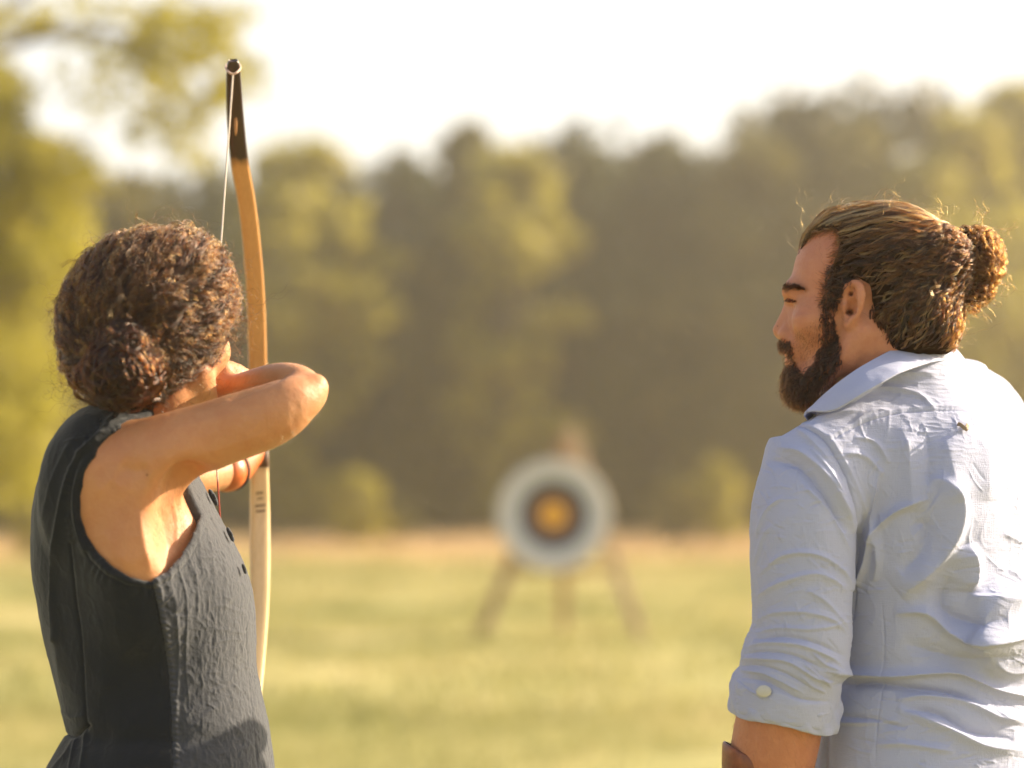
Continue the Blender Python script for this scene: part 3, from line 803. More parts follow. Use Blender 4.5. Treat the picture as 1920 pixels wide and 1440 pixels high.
    hand(V, P(410, 876, 3.53), np.array([.24, .94, .20]), np.array([-.1, -.05, 1.0]), np.array([.93, -.35, 0]), .64, [(1.1, 1.5, .8)] * 4, .04, .9)
    v, f = V.mesh(3)
    n = normals(v, f)
    v = v + n * folds(v, n, [(((425, 752), (480, 728), (520, 712), (552, 693)), 9, -3.0, .4), (((520, 735), (550, 728), (578, 740)), 18, 1.2), (((545, 798), (556, 775), (552, 752)), 14, -0.9),
          (((225, 872), (250, 884), (280, 880)), 26, -4.5), (((180, 930), (210, 900), (235, 930)), 22, 2.0), (((300, 810), (380, 790), (460, 770)), 22, 1.5), (((330, 866), (420, 838), (500, 812)), 16, 1.6), (((262, 962), (268, 1010), (284, 1075)), 9, 2.4, -.5),
          (((300, 950), (312, 1000), (318, 1045)), 9, -2.0), (((322, 935), (332, 985), (330, 1030)), 5, 1.4), (((200, 1000), (222, 1040), (250, 1065)), 14, 1.2)], .3)[:, None]
    body = mesh_from('body', v, f, SKIN_W, root)
    bx, by = px_of(v); fine = hair_mat('vellus', .12, .3, .3)
    vellus('arm_hair', v, n, np.nonzero((v[:, 1] < 3.16) & (bx > 215) & (bx < 612) & (by > 670) & (by < 900))[0], np.array([.6, .2, -.5]), 2600, .0042, fine, body, 3)
    vellus('arm_hair', v, n, np.nonzero((v[:, 1] < 3.10) & (bx > 285) & (bx < 350) & (by > 900) & (by < 1020))[0], np.array([-.1, -.2, -1.0]), 260, .011, HAIR_W, body, 4)
    # ---- the sleeveless top
    def front_seam(py): return np.interp(py, [700, 1086, 1140, 1200, 1260, 1330, 1440, 1600], [282, 285, 297, 308, 316, 321, 325, 330])
    hole = [(232, 796), (205, 812), (182, 842), (165, 880), (155, 925), (152, 965), (162, 1003), (185, 1038), (215, 1064), (250, 1081), (287, 1087), (312, 1072), (334, 1042), (349, 1008), (358, 970), (361, 930), (362, 893), (400, 870), (640, 800), (640, 660), (330, 700), (275, 776)]
    xs = np.arange(-0.66, -0.26, 0.0026); ys = np.arange(2.92, 3.42, 0.0034); zs = np.arange(0.83, 1.42, 0.0026)
    V = Vox(xs, ys, zs)
    V.loft(sec, k=0)
    V.chain([Wp(262, 805, .00), Wp(228, 826, -.045), Wp(200, 850, -.075)], [.046, .050, .056], .02, n=8); V.chain([Wp(196, 846, -.060), Wp(176, 890, -.070), Wp(170, 940, -.070)], [.056, .056, .05], .02, n=6)
    V.chain([Wp(210, 815, .08), Wp(178, 845, .12), Wp(156, 872, .14)], [.040, .046, .050], .02, n=8)
    V.ell(Wp(190, 930, -.082), (.068, .038, .095), None, .03)
    V.chain([Wp(262, 955, -.10), Wp(250, 1040, -.108), Wp(270, 1140, -.085)], [.036, .040, .042], .045, n=10)
    # stand collar, gathered
    V.chain([Wp(182, 798, .02), Wp(198, 780, -.035), Wp(228, 774, -.065), Wp(258, 780, -.062), Wp(296, 796, -.03)], [.013, .015, .014, .012, .009], .008, n=14)
    V.chain([Wp(186, 800, .02), Wp(150, 803, .08), Wp(130, 812, .13)], [.012, .013, .012], .012, n=8)
    def cut(x, y, z):
        px = CX + x / YW * FPX; py = HZ - (z - CH) / YW * FPX
        # project with the true distance of the near side
        px = CX + x / 3.0 * FPX; py = HZ - (z - CH) / 3.0 * FPX
        px = px + 0 * z; py = py + 0 * x
        d = poly_sdf(px, py, hole) / (FPX / 3.0)
        return np.maximum(d, y - 3.09)
    V.field((-0.56, 2.9, 1.15), (-0.2, 3.09, 1.42), cut, .004, 'sub')
    v, f = V.mesh(2); v, f = subdiv(v, f); n = normals(v, f)
    px, py = px_of(v)
    S_ = [([(222, 800), (180, 822), (140, 868), (116, 930), (101, 1010), (96, 1100), (104, 1200)], 9, 5.0, .6, 1),
          ([(240, 800), (196, 830), (158, 872), (140, 925), (143, 985), (160, 1030)], 8, 5.0, -.5, 1), ([(150, 812), (122, 850), (96, 905), (78, 980)], 8, 2.0, .4),
          ([(216, 776), (196, 800), (176, 826), (150, 850)], 9, 5.5, .3, 1), ([(268, 790), (236, 776), (216, 780)], 6, 3.0), ([(262, 781), (240, 792), (222, 800)], 3, -3),
          ([(176, 838), (158, 880), (148, 930)], 5, 3.0, .5), ([(120, 830), (175, 818)], 3, 1.0),
          ([(130, 1020), (141, 1120), (152, 1200), (158, 1290), (163, 1370)], 3.5, -2.2, 0, 1), ([(98, 1110), (108, 1200), (118, 1280)], 14, 2.2), ([(116, 1330), (140, 1345), (166, 1338)], 8, 2.0), 
          ([(118, 1372), (140, 1382), (165, 1360)], 5, -4.5, 0, 1), ([(140, 1382), (128, 1410), (104, 1440), (90, 1470)], 6, 4, .3), ([(160, 1368), (158, 1400), (150, 1450)], 6, 3.5, .3), ([(148, 1376), (140, 1400), (128, 1450)], 4, 3),
          ([(186, 1300), (230, 1230), (262, 1200)], 22, 1.6), ([(200, 1420), (250, 1350), (300, 1310)], 20, 1.3),
          # creases of the front panel
          ]
    S_ += [(q[0], q[1], q[2] * .55) + tuple(q[3:]) for q in [
          ([(300, 1100), (306, 1130), (330, 1105)], 4, 3.2, .5), ([(318, 1075), (330, 1150), (335, 1240), (330, 1330)], 6, 3.2, .4, 1), ([(334, 1060), (350, 1130), (348, 1230), (352, 1300)], 5, 2.6, .5, 1),
          ([(350, 1030), (370, 1100), (368, 1180)], 6, 2.4, .4), ([(300, 1130), (330, 1150), (352, 1140)], 4, -3), ([(306, 1165), (330, 1178), (350, 1168)], 5, 2.5), ([(312, 1215), (340, 1205), (352, 1215)], 5, 2.2),
          ([(372, 960), (376, 1040), (384, 1100)], 6, 1.6, .4), ([(392, 990), (400, 1060), (404, 1120)], 6, 1.5, .4), ([(418, 1030), (424, 1090), (420, 1150)], 5, 1.4, .4),
          ([(380, 1150), (410, 1136), (440, 1144), (462, 1150)], 3.5, 1.6, .5), ([(396, 1208), (430, 1200), (466, 1202)], 3, 1.6, .5), ([(392, 1180), (430, 1182), (465, 1190)], 4, 1.0),
          ([(330, 1270), (352, 1262), (366, 1280)], 5, 2.4), ([(318, 1300), (330, 1322), (330, 1350)], 5, 2.4), ([(462, 1180), (466, 1260), (474, 1340), (484, 1440)], 2.5, -2.5, 0, 1),
          ([(380, 1400), (430, 1372), (470, 1380)], 10, 1.6), ([(340, 1380), (400, 1330), (460, 1310)], 12, 1.4)]]
    RR = rng(66)
    for g in range(150):
        x0, y0, a_ = (300 + 175 * RR.random(), 1000 + 440 * RR.random(), (1.5 if RR.random() < .55 else .1) + RR.normal() * .4); L = 8 + 30 * RR.random() ** 1.5
        S_.append(([(x0 + L * t * math.cos(a_), y0 + L * t * math.sin(a_)) for t in (-.5, 0, .5)], 1.5 + 2 * RR.random(), (.4 + .7 * RR.random()) * RR.choice([1, 1, -1])))
    o_ = folds(v, n, S_)
    hx = CX + v[:, 0] / 3.0 * FPX; hy = HZ - (v[:, 2] - CH) / 3.0 * FPX
    near = (v[:, 1] < 3.12)
    dd = np.full(len(v), 999.0); m = near & (hx < 420) & (hy < 1150); dd[m] = poly_sdf(hx[m], hy[m], hole)
    band = np.clip(1 - np.abs(dd - 9) / 6, 0, 1)
    ang = np.arctan2(hy - 950, hx - 260)
    gather = (1.0 + 0.7 * np.sin(ang * 46 + 3 * np.sin(ang * 9))) * (hx < 320)
    o_ += near * (band * 0.0013 * (0.6 + 0.5 * gather) - 0.0010 * np.exp(-((dd - 17) / 2.0) ** 2) + 0.0012 * np.exp(-((dd - 26) / 9.0) ** 2) * (gather - 1))
    fs = px - front_seam(py)
    low = np.clip((py - 1075) / 10, 0, 1) * near
    o_ += low * (-0.0016 * np.exp(-(fs / 2.2) ** 2) + 0.0012 * np.exp(-((fs - 7) / 5) ** 2) * (1 + np.sin(py * 0.55)))
    fp = (fs > 0) & (py > 880)
    q = v * np.array([1, 1, 0.75])
    cr = 1 - np.abs(fbm(q * 62 + 0.8 * fbm(v * 30, 2, 5)[:, None], 3, 31)); cr2 = 1 - np.abs(fbm(v * np.array([140, 140, 60]), 2, 41))
    o_ += fp * ((cr ** 3 - .4) * 0.0008 + (cr2 ** 2 - .4) * 0.0007) + (~fp) * ((1 - np.abs(fbm(v * np.array([50, 50, 28]), 3, 91))) ** 3 * .0006 + fbm(v * np.array([14, 14, 5.0]), 3, 8) * 0.0028 + fbm(v * 45, 2, 18) * 0.0002)
    # rolls that keep the far side from being smooth
    o_ += 0.003 * np.clip(n[:, 1], 0, 1) * fbm(v * np.array([9, 9, 5.0]), 3, 14)
    v = v + n * o_[:, None]
    fc = v[f].mean(1); fpx, fpy = px_of(fc)
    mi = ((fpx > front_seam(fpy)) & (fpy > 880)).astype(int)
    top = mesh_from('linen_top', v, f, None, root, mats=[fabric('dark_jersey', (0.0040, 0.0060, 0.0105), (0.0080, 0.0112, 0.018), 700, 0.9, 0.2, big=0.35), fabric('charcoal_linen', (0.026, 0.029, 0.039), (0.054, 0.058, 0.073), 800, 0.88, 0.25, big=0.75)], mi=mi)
    # knots and loops of the front closing
    loop_m = plain('dark_cord', (0.05, 0.054, 0.064), 0.85)
    VS = Surf(v, f)
    for cx_, cy_, L_, w_, tilt in ((391, 934, .0120, .0065, .5), (423, 1003, .0105, .0055, .45), (449, 1068, .0070, .0045, .35)):
        h_ = None
        for back in range(0, 40, 2):
            h_ = VS.b.ray_cast(Vector((0, 0, CH)), (Vector(Wp(cx_ - back, cy_)) - Vector((0, 0, CH))).normalized())
            if h_[0] is not None: break
        if h_[0] is None: continue
        p = np.array(h_[0]) + np.array([.0045, 0, 0]) + np.array(h_[1]) * .002; t = np.linspace(-1, 1, 14); ax = np.array([math.sin(tilt), -.2, -math.cos(tilt)]); sd = np.array([math.cos(tilt), 0, math.sin(tilt)])
        rolls = []
        for q in (0.0,):
            rolls.append(tube(p + sd * q * w_ + ax * (L_ * t)[:, None] + sd * (q * w_ * .7 * (1 - t ** 2))[:, None], w_ * .52 * np.sqrt(np.clip(1 - t ** 4, .05, 1)), 8, (0, 1, .2)))
        rolls.append(tube(p + sd * w_ * .3 + ax * (L_ * .3 * t)[:, None] - np.array([0, .003, 0]), w_ * .35, 7, (0, 1, .2)))
        mv, mf = join(rolls); mesh_from('toggle', mv, mf, top.data.materials[1], root)
    # trousers and shoes
    xs = np.arange(-0.72, -0.2, 0.009); ys = np.arange(2.85, 3.5, 0.009); zs = np.arange(-0.02, 1.0, 0.009)
    V = Vox(xs, ys, zs); V.ell(hip + [0, 0, -.03], (.140, .15, .12), None, .05)
    for kn, an in feet: V.chain([np.array([(kn[0]), (hip[1] * .5 + kn[1] * .5), .80]), kn, an + [0, 0, .03]], [.112, .080, .062], .05, n=9)
    vv, ff = V.mesh(2); nn = normals(vv, ff); vv = vv + nn * (fbm(vv * 9, 3, 3) * .006)[:, None]
    mesh_from('trousers', vv, ff, fabric('dark_trouser_cloth', (.02, .022, .03), (.035, .037, .045), 600), root)
    sh = plain('brown_leather', (.10, .05, .025), .5)
    for kn, an in feet:
        V = Vox(np.arange(an[0] - .09, an[0] + .22, .006), np.arange(an[1] - .08, an[1] + .08, .006), np.arange(-.02, .2, .006))
        V.chain([an + [0, 0, .02], an + [0, 0, -.03]], [.052, .050], .01); V.chain([an + [-.02, 0, -.045], an + [.06, 0, -.045], an + [.16, 0, -.058]], [.044, .045, .032], .03)
        V.field((-9, -9, -.5), (9, 9, .004), lambda x, y, z: (z - .004) + 0 * x + 0 * y, 0, 'sub')
        vv, ff = V.mesh(1); mesh_from('shoe', vv, ff, sh, root)
    # ---- hair
    xs = np.arange(-0.66, -0.30, 0.004); ys = np.arange(2.9, 3.34, 0.004); zs = np.arange(1.32, 1.68, 0.004)
    V = Vox(xs, ys, zs)
    V.ell(Wp(277, 592, -.005), (.103, .103, .106), None, 0)
    V.ell(Wp(250, 690, -.03), (.075, .07, .055), None, .03); V.ell(Wp(345, 500, 0), (.055, .07, .045), None, .03)
    V.ell(Wp(395, 575, .0), (.026, .06, .045), None, .03)
    V.ell(Wp(165, 640, .0), (.026, .06, .06), None, .03)
    bc = Wp(232, 702, -.112)
    facecut = [(450, 560), (432, 600), (414, 640), (396, 672), (360, 705), (322, 742), (290, 775), (300, 850), (520, 850), (520, 560)]
    V.field((-0.5, 2.9, 1.30), (-0.25, 3.34, 1.60), lambda x, y, z: poly_sdf(CX + x / YW * FPX + 0 * z, HZ - (z - CH) / YW * FPX + 0 * x, facecut) / SW + 0 * y, .012, 'sub')
    fcut = Hd(.0, .155, -.03)
    V.ell(fcut, (.085, .085, .095), A, .01, 'sub')
    V.ell(bc, (.045, .041, .044), None, .004); V.ell(Wp(236, 654, -.112), (.027, .026, .026), None, .004)
    hv, hf = V.mesh(3); hn = normals(hv, hf); hv = hv + hn * (.0045 * fbm(hv * 26, 2, 21))[:, None]; hn = normals(hv, hf)
    hm = hv + hn * (0.0035 * fbm(hv * 70, 2, 4))[:, None]
    mass = mesh_from('hair', hm, hf, UNDER, root)
    S = Surf(hv, hf)
    area_ok = (px_of(hv)[1] < 790)
    tie = Wp(238, 664, -.105)
    isb = np.linalg.norm(hv - bc, axis=1) < .064
    idx = np.nonzero(area_ok & ~isb & (hv[:, 1] < 3.19))[0]
    strands = []; rv = []
    def flat_wave(path, amp, wave, ph, c3=.35):
        t = np.gradient(path, axis=0); t /= np.linalg.norm(t, axis=1)[:, None] + 1e-9
        nn = path - np.array([hcen[0], hcen[1], hcen[2]]); nn /= np.linalg.norm(nn, axis=1)[:, None]
        w = np.cross(t, nn); w /= np.linalg.norm(w, axis=1)[:, None] + 1e-9
        L = np.concatenate([[0], np.cumsum(np.linalg.norm(np.diff(path, axis=0), axis=1))]); a = L / wave * 6.283 + ph
        e = amp * (.35 + .65 * np.clip(L / (L[-1] + 1e-9) * 2, 0, 1))
        return path + (np.sin(a) * e)[:, None] * w + (np.cos(a) * e * c3)[:, None] * nn
    hcen = Wp(277, 592, -.005)
    HW = [HAIR_W, hair_mat('hair_archer_dark', .93, .7, .25), hair_mat('hair_archer_light', .44, .6, .20)]
    sets = [[], [], []]; rvs = [[], [], []]
    for g in range(1700):
        r0 = hv[R.choice(idx)]; top = np.clip((r0[2] - 1.46) / .10, 0, 1)
        steps = int(R.integers(16, 44)); goal = tie + R.normal(size=3) * .012
        path = S.path(r0, goal, steps, .0058, .000, .001 + .007 * R.random() ** 1.5, .16, g)
        if len(path) < 6: continue
        m_ = 44; path = catmull(path, m_)
        L = np.linalg.norm(np.diff(path, axis=0), axis=1).sum()
        amp = (.0010 + .0034 * R.random() ** 1.3) * (1 + .5 * top); wave = .022 + .034 * R.random() - .010 * top; ph = R.random() * 6.28; kk = R.integers(5, 15); c3 = .25 + .55 * R.random()
        if R.random() < .16:      # a lock whose end lifts off
            k_ = int(10 + 10 * R.random()); path[-k_:] += np.linspace(0, 1, k_)[:, None] ** 1.6 * (R.normal(size=3) * .012 + normals_at(S, path[-1]) * .009)
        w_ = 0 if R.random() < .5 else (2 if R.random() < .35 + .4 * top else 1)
        tight = .0004 + .0013 * R.random()
        for c in range(kk):
            o = R.normal(size=3) * tight; sp = (.7 + np.sin(np.linspace(0, 3.14 * (1 + R.random()), m_)) * .6 + np.linspace(0, 1, m_) * R.random() * 2)[:, None]
            sets[w_].append(flat_wave(path + o * sp, amp * (1 + .12 * R.normal()), wave, ph + R.normal() * .20, c3)); rvs[w_].append(.5 + .8 * R.random())
    for w_ in range(3): hair('hair_strands', sets[w_], .00020, HW[w_], mass, .35, rvs[w_])
    # bun: loops wound round the ball
    strands, rv = [], []
    lobes = [(bc, .046, 250), (Wp(236, 654, -.118), .030, 90), (Wp(180, 712, -.095), .030, 60)]
    for lc, lr, cnt in lobes:
        ax0 = np.array([.15, -1.0, .10]); ax0 /= np.linalg.norm(ax0)
        for g in range(cnt):
            n1 = ax0 + R.normal(size=3) * .40; n1 /= np.linalg.norm(n1); u = np.cross(n1, R.normal(size=3)); u /= np.linalg.norm(u); w = np.cross(n1, u)
            a0 = R.random() * 6.28; L = 1.4 + 2.8 * R.random(); t = np.linspace(0, 1, 36); th = a0 + L * t; tilt = (.10 + .85 * R.random()) * (1 - .45 * t * R.random()); rr = lr * (1 + .12 * R.normal() * .6 + .05)
            path = lc + (np.cos(th) * rr * tilt)[:, None] * u + (np.sin(th) * rr * tilt)[:, None] * w + n1 * (rr * np.sqrt(np.clip(1 - tilt ** 2, 0, 1)))[:, None]
            amp = .0007 + .0022 * R.random() ** 1.5; wave = .020 + .022 * R.random(); ph = R.random() * 6.28
            for c in range(13):
                strands.append(curl(path + R.normal(size=3) * .0009, amp, wave, ph + R.normal() * .15, a0=.6)); rv.append(.6 + .8 * R.random())
    b = hair('bun_strands', strands, .00021, hair_mat('bun_hair', .78, .85, .22), mass, .4, rv)
    # loose curls and flyaways
    strands, rv = [], []
    for g in range(620):
        r0 = hv[R.choice(idx)]; q, nn = S.near(r0); m_ = 26
        L = .012 + .030 * R.random() ** 1.6; tang = np.cross(nn, R.normal(size=3)); tang[2] -= .3; tang /= np.linalg.norm(tang)
        t = np.linspace(0, 1, m_)[:, None]; path = q + nn * (.002 + L * (.35 + .5 * R.random()) * np.sin(t * 1.7)) + tang * L * 1.6 * t ** 1.2 + R.normal(size=3) * L * .3 * t ** 2
        strands.append(curl(path, .0015 + .004 * R.random(), .014 + .02 * R.random(), R.random() * 6.28, a0=.3)); rv.append(.45 + .4 * R.random())
    for px0, py0, px1, py1, amp in ((150, 640, 104, 640, .006), (140, 690, 108, 720, .010), (150, 740, 110, 705, .012), (160, 760, 130, 800, .010), (190, 770, 175, 810, .007), (300, 762, 335, 812, .006), (322, 745, 352, 800, .004),
                                    (200, 470, 165, 452, .006), (330, 440, 300, 412, .008), (410, 500, 444, 520, .008), (425, 560, 462, 590, .008), (430, 610, 470, 650, .008), (424, 630, 440, 690, .008), (145, 580, 104, 600, .007),
                                    (240, 745, 262, 790, .008), (215, 770, 195, 822, .008), (280, 765, 300, 800, .007)):
        for c in range(9):
            a = Wp(px0 + R.normal() * 7, py0 + R.normal() * 7, -.06 * R.random()); b_ = Wp(px1 + R.normal() * 9, py1 + R.normal() * 9, -.05 * R.random()); mid = (a + b_) / 2 + R.normal(size=3) * .010
            strands.append(curl(catmull([a, mid, b_], 30), amp * (.5 + .6 * R.random()), .022 + .02 * R.random(), R.random() * 6.28, a0=.3)); rv.append(.5 + .5 * R.random())
    hair('loose_strands', strands, .00019, HAIR_W, mass, .4, rv)
    # string glove on the bow hand
    gl = Mat('orange_leather'); co = gl.coord(); fz = gl.noise(co, 70, 5); gl.set(Base_Color=gl.ramp(fz, [(.3, (.36, .075, .014)), (.7, (.52, .13, .028))]), Roughness=.42); gl.bump(fz, .3, .002)
    V = Vox(np.arange(-.46, -.33, .0016), np.arange(3.44, 3.74, .002), np.arange(1.26, 1.40, .0016))
    V.chain([P(424, 883, 3.52), P(440, 874, 3.55), P(460, 858, 3.58), P(476, 848, 3.60)], [.0310, .0290, .0235, .0190], .01, n=12)
    V.ell(P(464, 850, 3.62), (.026, .05, .022), None, .01)
    V.field((-9, 3.2, -9), (9, 3.505, 9), lambda x, y, z: (y - 3.508) + (x + .42) * .9 + 0 * z, 0.002, 'sub')
    gv, gf = V.mesh(2); glove = mesh_from('glove', gv, gf, gl.m, root)
    tr = []
    t = np.linspace(0, 6.283, 26)
    c0 = P(431, 880, 3.53); ax = P(470, 862, 3.6) - P(424, 884, 3.52); ax /= np.linalg.norm(ax); u = np.cross(ax, (0, 0, 1)); u /= np.linalg.norm(u); w = np.cross(u, ax)
    tv, tf = tube(c0 + (np.cos(t) * .0312)[:, None] * u + (np.sin(t) * .0312)[:, None] * w, .0016, 6, tuple(ax)); mesh_from('trim', tv, tf, loop_m, glove)
    studs = plain('pale_stud', (.75, .55, .42), .35)
    for a, b_ in (((433, 896), 3.51), ((462, 865), 3.555)):
        sv, sf = sphere(P(a[0], a[1], b_), .0042); mesh_from('stud', sv, sf, studs, glove)
    return root

def sphere(c, r, nu=14, nv=9, sc=(1, 1, 1)):
    v = []; f = []
    for i in range(nv + 1):
        for j in range(nu):
            a, b = math.pi * i / nv, 2 * math.pi * j / nu
            v.append((c[0] + r * sc[0] * math.sin(a) * math.cos(b), c[1] + r * sc[1] * math.sin(a) * math.sin(b), c[2] + r * sc[2] * math.cos(a)))
    for i in range(nv):
        for j in range(nu): f.append((i * nu + j, (i + 1) * nu + j, (i + 1) * nu + (j + 1) % nu, i * nu + (j + 1) % nu))
    return np.array(v), f
def normals_at(S, p): return S.near(p)[1]
woman()

# ------------------------------------------------------------------ the bow
def bow():
    root = empty('bow', P(484, 850, 3.60), 'drawn wooden recurve bow with dark tipped limbs and twisted string', 'bow')
    def wood_mat(name, stops, bands):
        m = Mat(name); co = m.coord((30, 30, 1.6)); f = m.noise(co, 9, 5, .6, .4); big = m.noise(m.coord((4, 4, 2)), 3, 3)
        base = m.ramp(m.math('ADD', m.math('MULTIPLY', f, .6), m.math('MULTIPLY', big, .4)), stops)
        tc = m.n('ShaderNodeTexCoord'); sx = m.n('ShaderNodeSeparateXYZ'); m.l(tc.outputs['Object'], sx.inputs[0])
        wob = m.math('ADD', sx.outputs[2], m.math('MULTIPLY', m.noise(m.coord((160, 160, 10)), 1.0, 3), .012))
        for z0, z1, c in bands:      # scorched / stained lengths of the limb
            r = m.n('ShaderNodeMapRange'); m.l(wob, r.inputs[0]); r.inputs[1].default_value = z0; r.inputs[2].default_value = z1
            base = m.mix(r.outputs[0], base, c)
        m.set(Base_Color=base, Roughness=.36, Coat_Weight=.25, Coat_Roughness=.25); m.bump(f, .08, .0006); return m.m
    Zp = lambda py, Y: float(P(0, py, Y)[2])
    up_m = wood_mat('limb_wood_amber', [(.3, (.44, .20, .055)), (.7, (.56, .28, .085))], [(Zp(318, 3.56), Zp(300, 3.56), (.035, .014, .008)), (Zp(600, 3.6), Zp(670, 3.6), (.44, .20, .055))])
    lo_m = wood_mat('limb_wood_pale', [(.3, (.62, .42, .20)), (.7, (.74, .54, .29))], [(Zp(880, 3.6), Zp(850, 3.6), (.16, .08, .04))])
    def limb(name, rows, mat):
        r = catmull(np.array(rows, float), 70); n = len(r)
        c = np.array([P(a[0], a[1], a[2]) for a in r]); w = r[:, 3] / FPX * r[:, 2]; th = r[:, 4]
        t = np.gradient(c, axis=0); t /= np.linalg.norm(t, axis=1)[:, None]
        yaw = math.radians(14); x = np.array([math.cos(yaw), math.sin(yaw) , 0]); x = x - t * (t @ x)[:, None]; x /= np.linalg.norm(x, axis=1)[:, None]; y = np.cross(t, x)
        y = np.where((y[:, 1] > 0)[:, None], y, -y)
        prof = []
        for a in np.linspace(0, 2 * math.pi, 20, endpoint=False):
            ca, sa = math.cos(a), math.sin(a); q = (abs(ca) ** 5 + abs(sa) ** 5) ** (-1 / 5); prof.append((ca * q, sa * q))
        v = np.concatenate([c + x * (p * w / 2)[:, None] + y * (q * th / 2)[:, None] for p, q in prof]).reshape(20, n, 3).transpose(1, 0, 2).reshape(-1, 3)
        f = [(i * 20 + j, i * 20 + (j + 1) % 20, (i + 1) * 20 + (j + 1) % 20, (i + 1) * 20 + j) for i in range(n - 1) for j in range(20)] + [tuple(range(20)), tuple((n - 1) * 20 + j for j in range(20))[::-1]]
        return mesh_from(name, v, f, mat, root), c, x, y
    U = [(437, 113, 3.395, 16, .007), (437.5, 122, 3.40, 24, .010), (438, 150, 3.415, 28, .012), (440, 200, 3.445, 31, .012), (444, 255, 3.47, 33, .011), (450, 310, 3.495, 33, .010), (461, 370, 3.515, 33, .010), (470, 440, 3.535, 33, .010), (477, 520, 3.555, 34, .011), (481, 600, 3.575, 34, .012), (483, 680, 3.59, 34, .014), (485, 745, 3.60, 32, .018)]
    Lw = [(487, 955, 3.60, 37, .012), (487, 1020, 3.59, 38, .011), (487, 1090, 3.575, 37, .011), (485, 1160, 3.56, 35, .010), (481, 1230, 3.54, 32, .010), (475, 1300, 3.515, 31, .010), (466, 1370, 3.49, 31, .010), (458, 1440, 3.465, 29, .011), (452, 1500, 3.43, 26, .011), (449, 1555, 3.40, 18, .009)]
    upper, cu, xu, yu = limb('upper_limb', U, up_m)
    lower, cl, xl_, yl = limb('lower_limb', [(486, 872, 3.60, 34, .016), (486.5, 905, 3.60, 35, .013)] + Lw, lo_m)
    # grip between the limbs, held by the glove
    rows = [(485, 740, 3.60, 31, .019), (485, 790, 3.605, 29, .028), (486, 830, 3.605, 30, .030), (487, 858, 3.60, 33, .026), (487, 876, 3.60, 35, .018)]
    limb('grip', rows, plain('grip_leather', (.10, .045, .02), .5))
    # pale strip on the belly near the tip and the wooden nose of the nock
    iv, if_ = sphere((0, 0, 0), 1.0, 12, 8); k_ = int(np.argmin(np.abs(cu[:, 2] - P(0, 222, 3.46)[2])))
    iv = cu[k_] - yu[k_] * .0052 + iv * np.array([.0020, .0014, .034]) * np.where(iv[:, 2:] > 0, [1, 1, 1.0], [1.3, 1, .75]); mesh_from('limb_inlay', iv, if_, plain('amber_wood', (.40, .17, .04), .4), upper)
    # string, from nock to nock through the fingers
    tip = P(437, 138, 3.392); bot = P(449, 1530, 3.40); nock = P(396, 716, 3.245)
    sm = Mat('bow_string'); co = sm.coord((1, 1, 1)); tc = sm.n('ShaderNodeTexCoord'); sx = sm.n('ShaderNodeSeparateXYZ'); sm.l(tc.outputs['Object'], sx.inputs[0])
    r = sm.n('ShaderNodeMapRange'); sm.l(sx.outputs[2], r.inputs[0]); r.inputs[1].default_value = Zp(905, 3.3); r.inputs[2].default_value = Zp(895, 3.3)
    sm.set(Base_Color=sm.mix(r.outputs[0], (.42, .06, .035), (.66, .56, .48)), Roughness=.6)
    pl = []
    for k in range(3):
        for a, b in ((tip, nock), (nock, bot)):
            n = 420; t = np.linspace(0, 1, n); c = a + (b - a) * t[:, None]; ph = t * np.linalg.norm(b - a) / .010 * 6.283 + k * 2.094
            pl.append(tube(c + np.stack([np.cos(ph), np.sin(ph), 0 * ph], 1) * .00062, .00072, 5, (1, 0, 0)))
    v, f = join(pl); mesh_from('bow_string', v, f, sm.m, root)
    # string loops sitting in the nocks, a V below each tip
    lp = []
    t = np.linspace(0, 1, 14)
    for s_ in (-1, 1):
        e = P(437 + s_ * 13.5, 128, 3.404); lp.append(tube(catmull([P(437, 139, 3.391), P(437 + s_ * 7, 136, 3.392), e, P(437 + s_ * 12, 121, 3.415)], 12), .0016, 7))
    v, f = join(lp); mesh_from('string_loop', v, f, plain('string_serving', (.62, .42, .34), .6), root)
    # four short lines of faded print on the lower limb, too small to read
    ink = plain('print_ink', (.10, .05, .02), .7); R = rng(9); pr = []
    for row, (py, x0, x1, hh) in enumerate(((925, 479, 493, 5.0), (935, 481, 492, 4.0), (949, 477, 496, 4.2), (959, 478, 495, 4.2))):
        x = x0
        while x < x1:
            w_ = 1.2 + 1.6 * R.random(); cc = P(x + w_ / 2, py - (x - x0) * .12 + R.normal() * .3, 3.60); i = np.argmin(np.abs(cl[:, 2] - cc[2])); off = (x + w_ / 2 - 486.5) / FPX * 3.6
            p_ = cl[i] + xl_[i] * off - yl[i] * .0068; p_[2] = cc[2]
            for dz in (-1, 1):
                if R.random() < .85: pr.append(box(p_ + [0, 0, dz * hh * .28 / 1259], (w_ / 1259, .0003, hh * .38 / 1259)))
            if R.random() < .6: pr.append(box(p_, (.7 / 1259, .0004, hh / 1259)))
            x += w_ + .9
    v, f = join(pr); mesh_from('print', v, f, ink, lower, smooth=False)
    return root
bow()
# ------------------------------------------------------------------ the man
YM = 3.24; SM = FPX / YM
def Mp(px, py, dy=0.0): return P(px, py, YM + dy)
SKIN_M = skin_mat('skin_man', (0.52, 0.245, 0.135), (0.36, 0.125, 0.062), 0.5)
HAIR_M = hair_mat('hair_man', 0.50, 0.66, 0.26)
BEARD = hair_mat('beard_hair', 0.78, 0.52, 0.30)
SHIRT = fabric('blue_shirt_cotton', (0.36, 0.39, 0.56), (0.405, 0.435, 0.60), 700, 0.85, 0.12, transl=0.05, bstr=0.7, big=0.20)

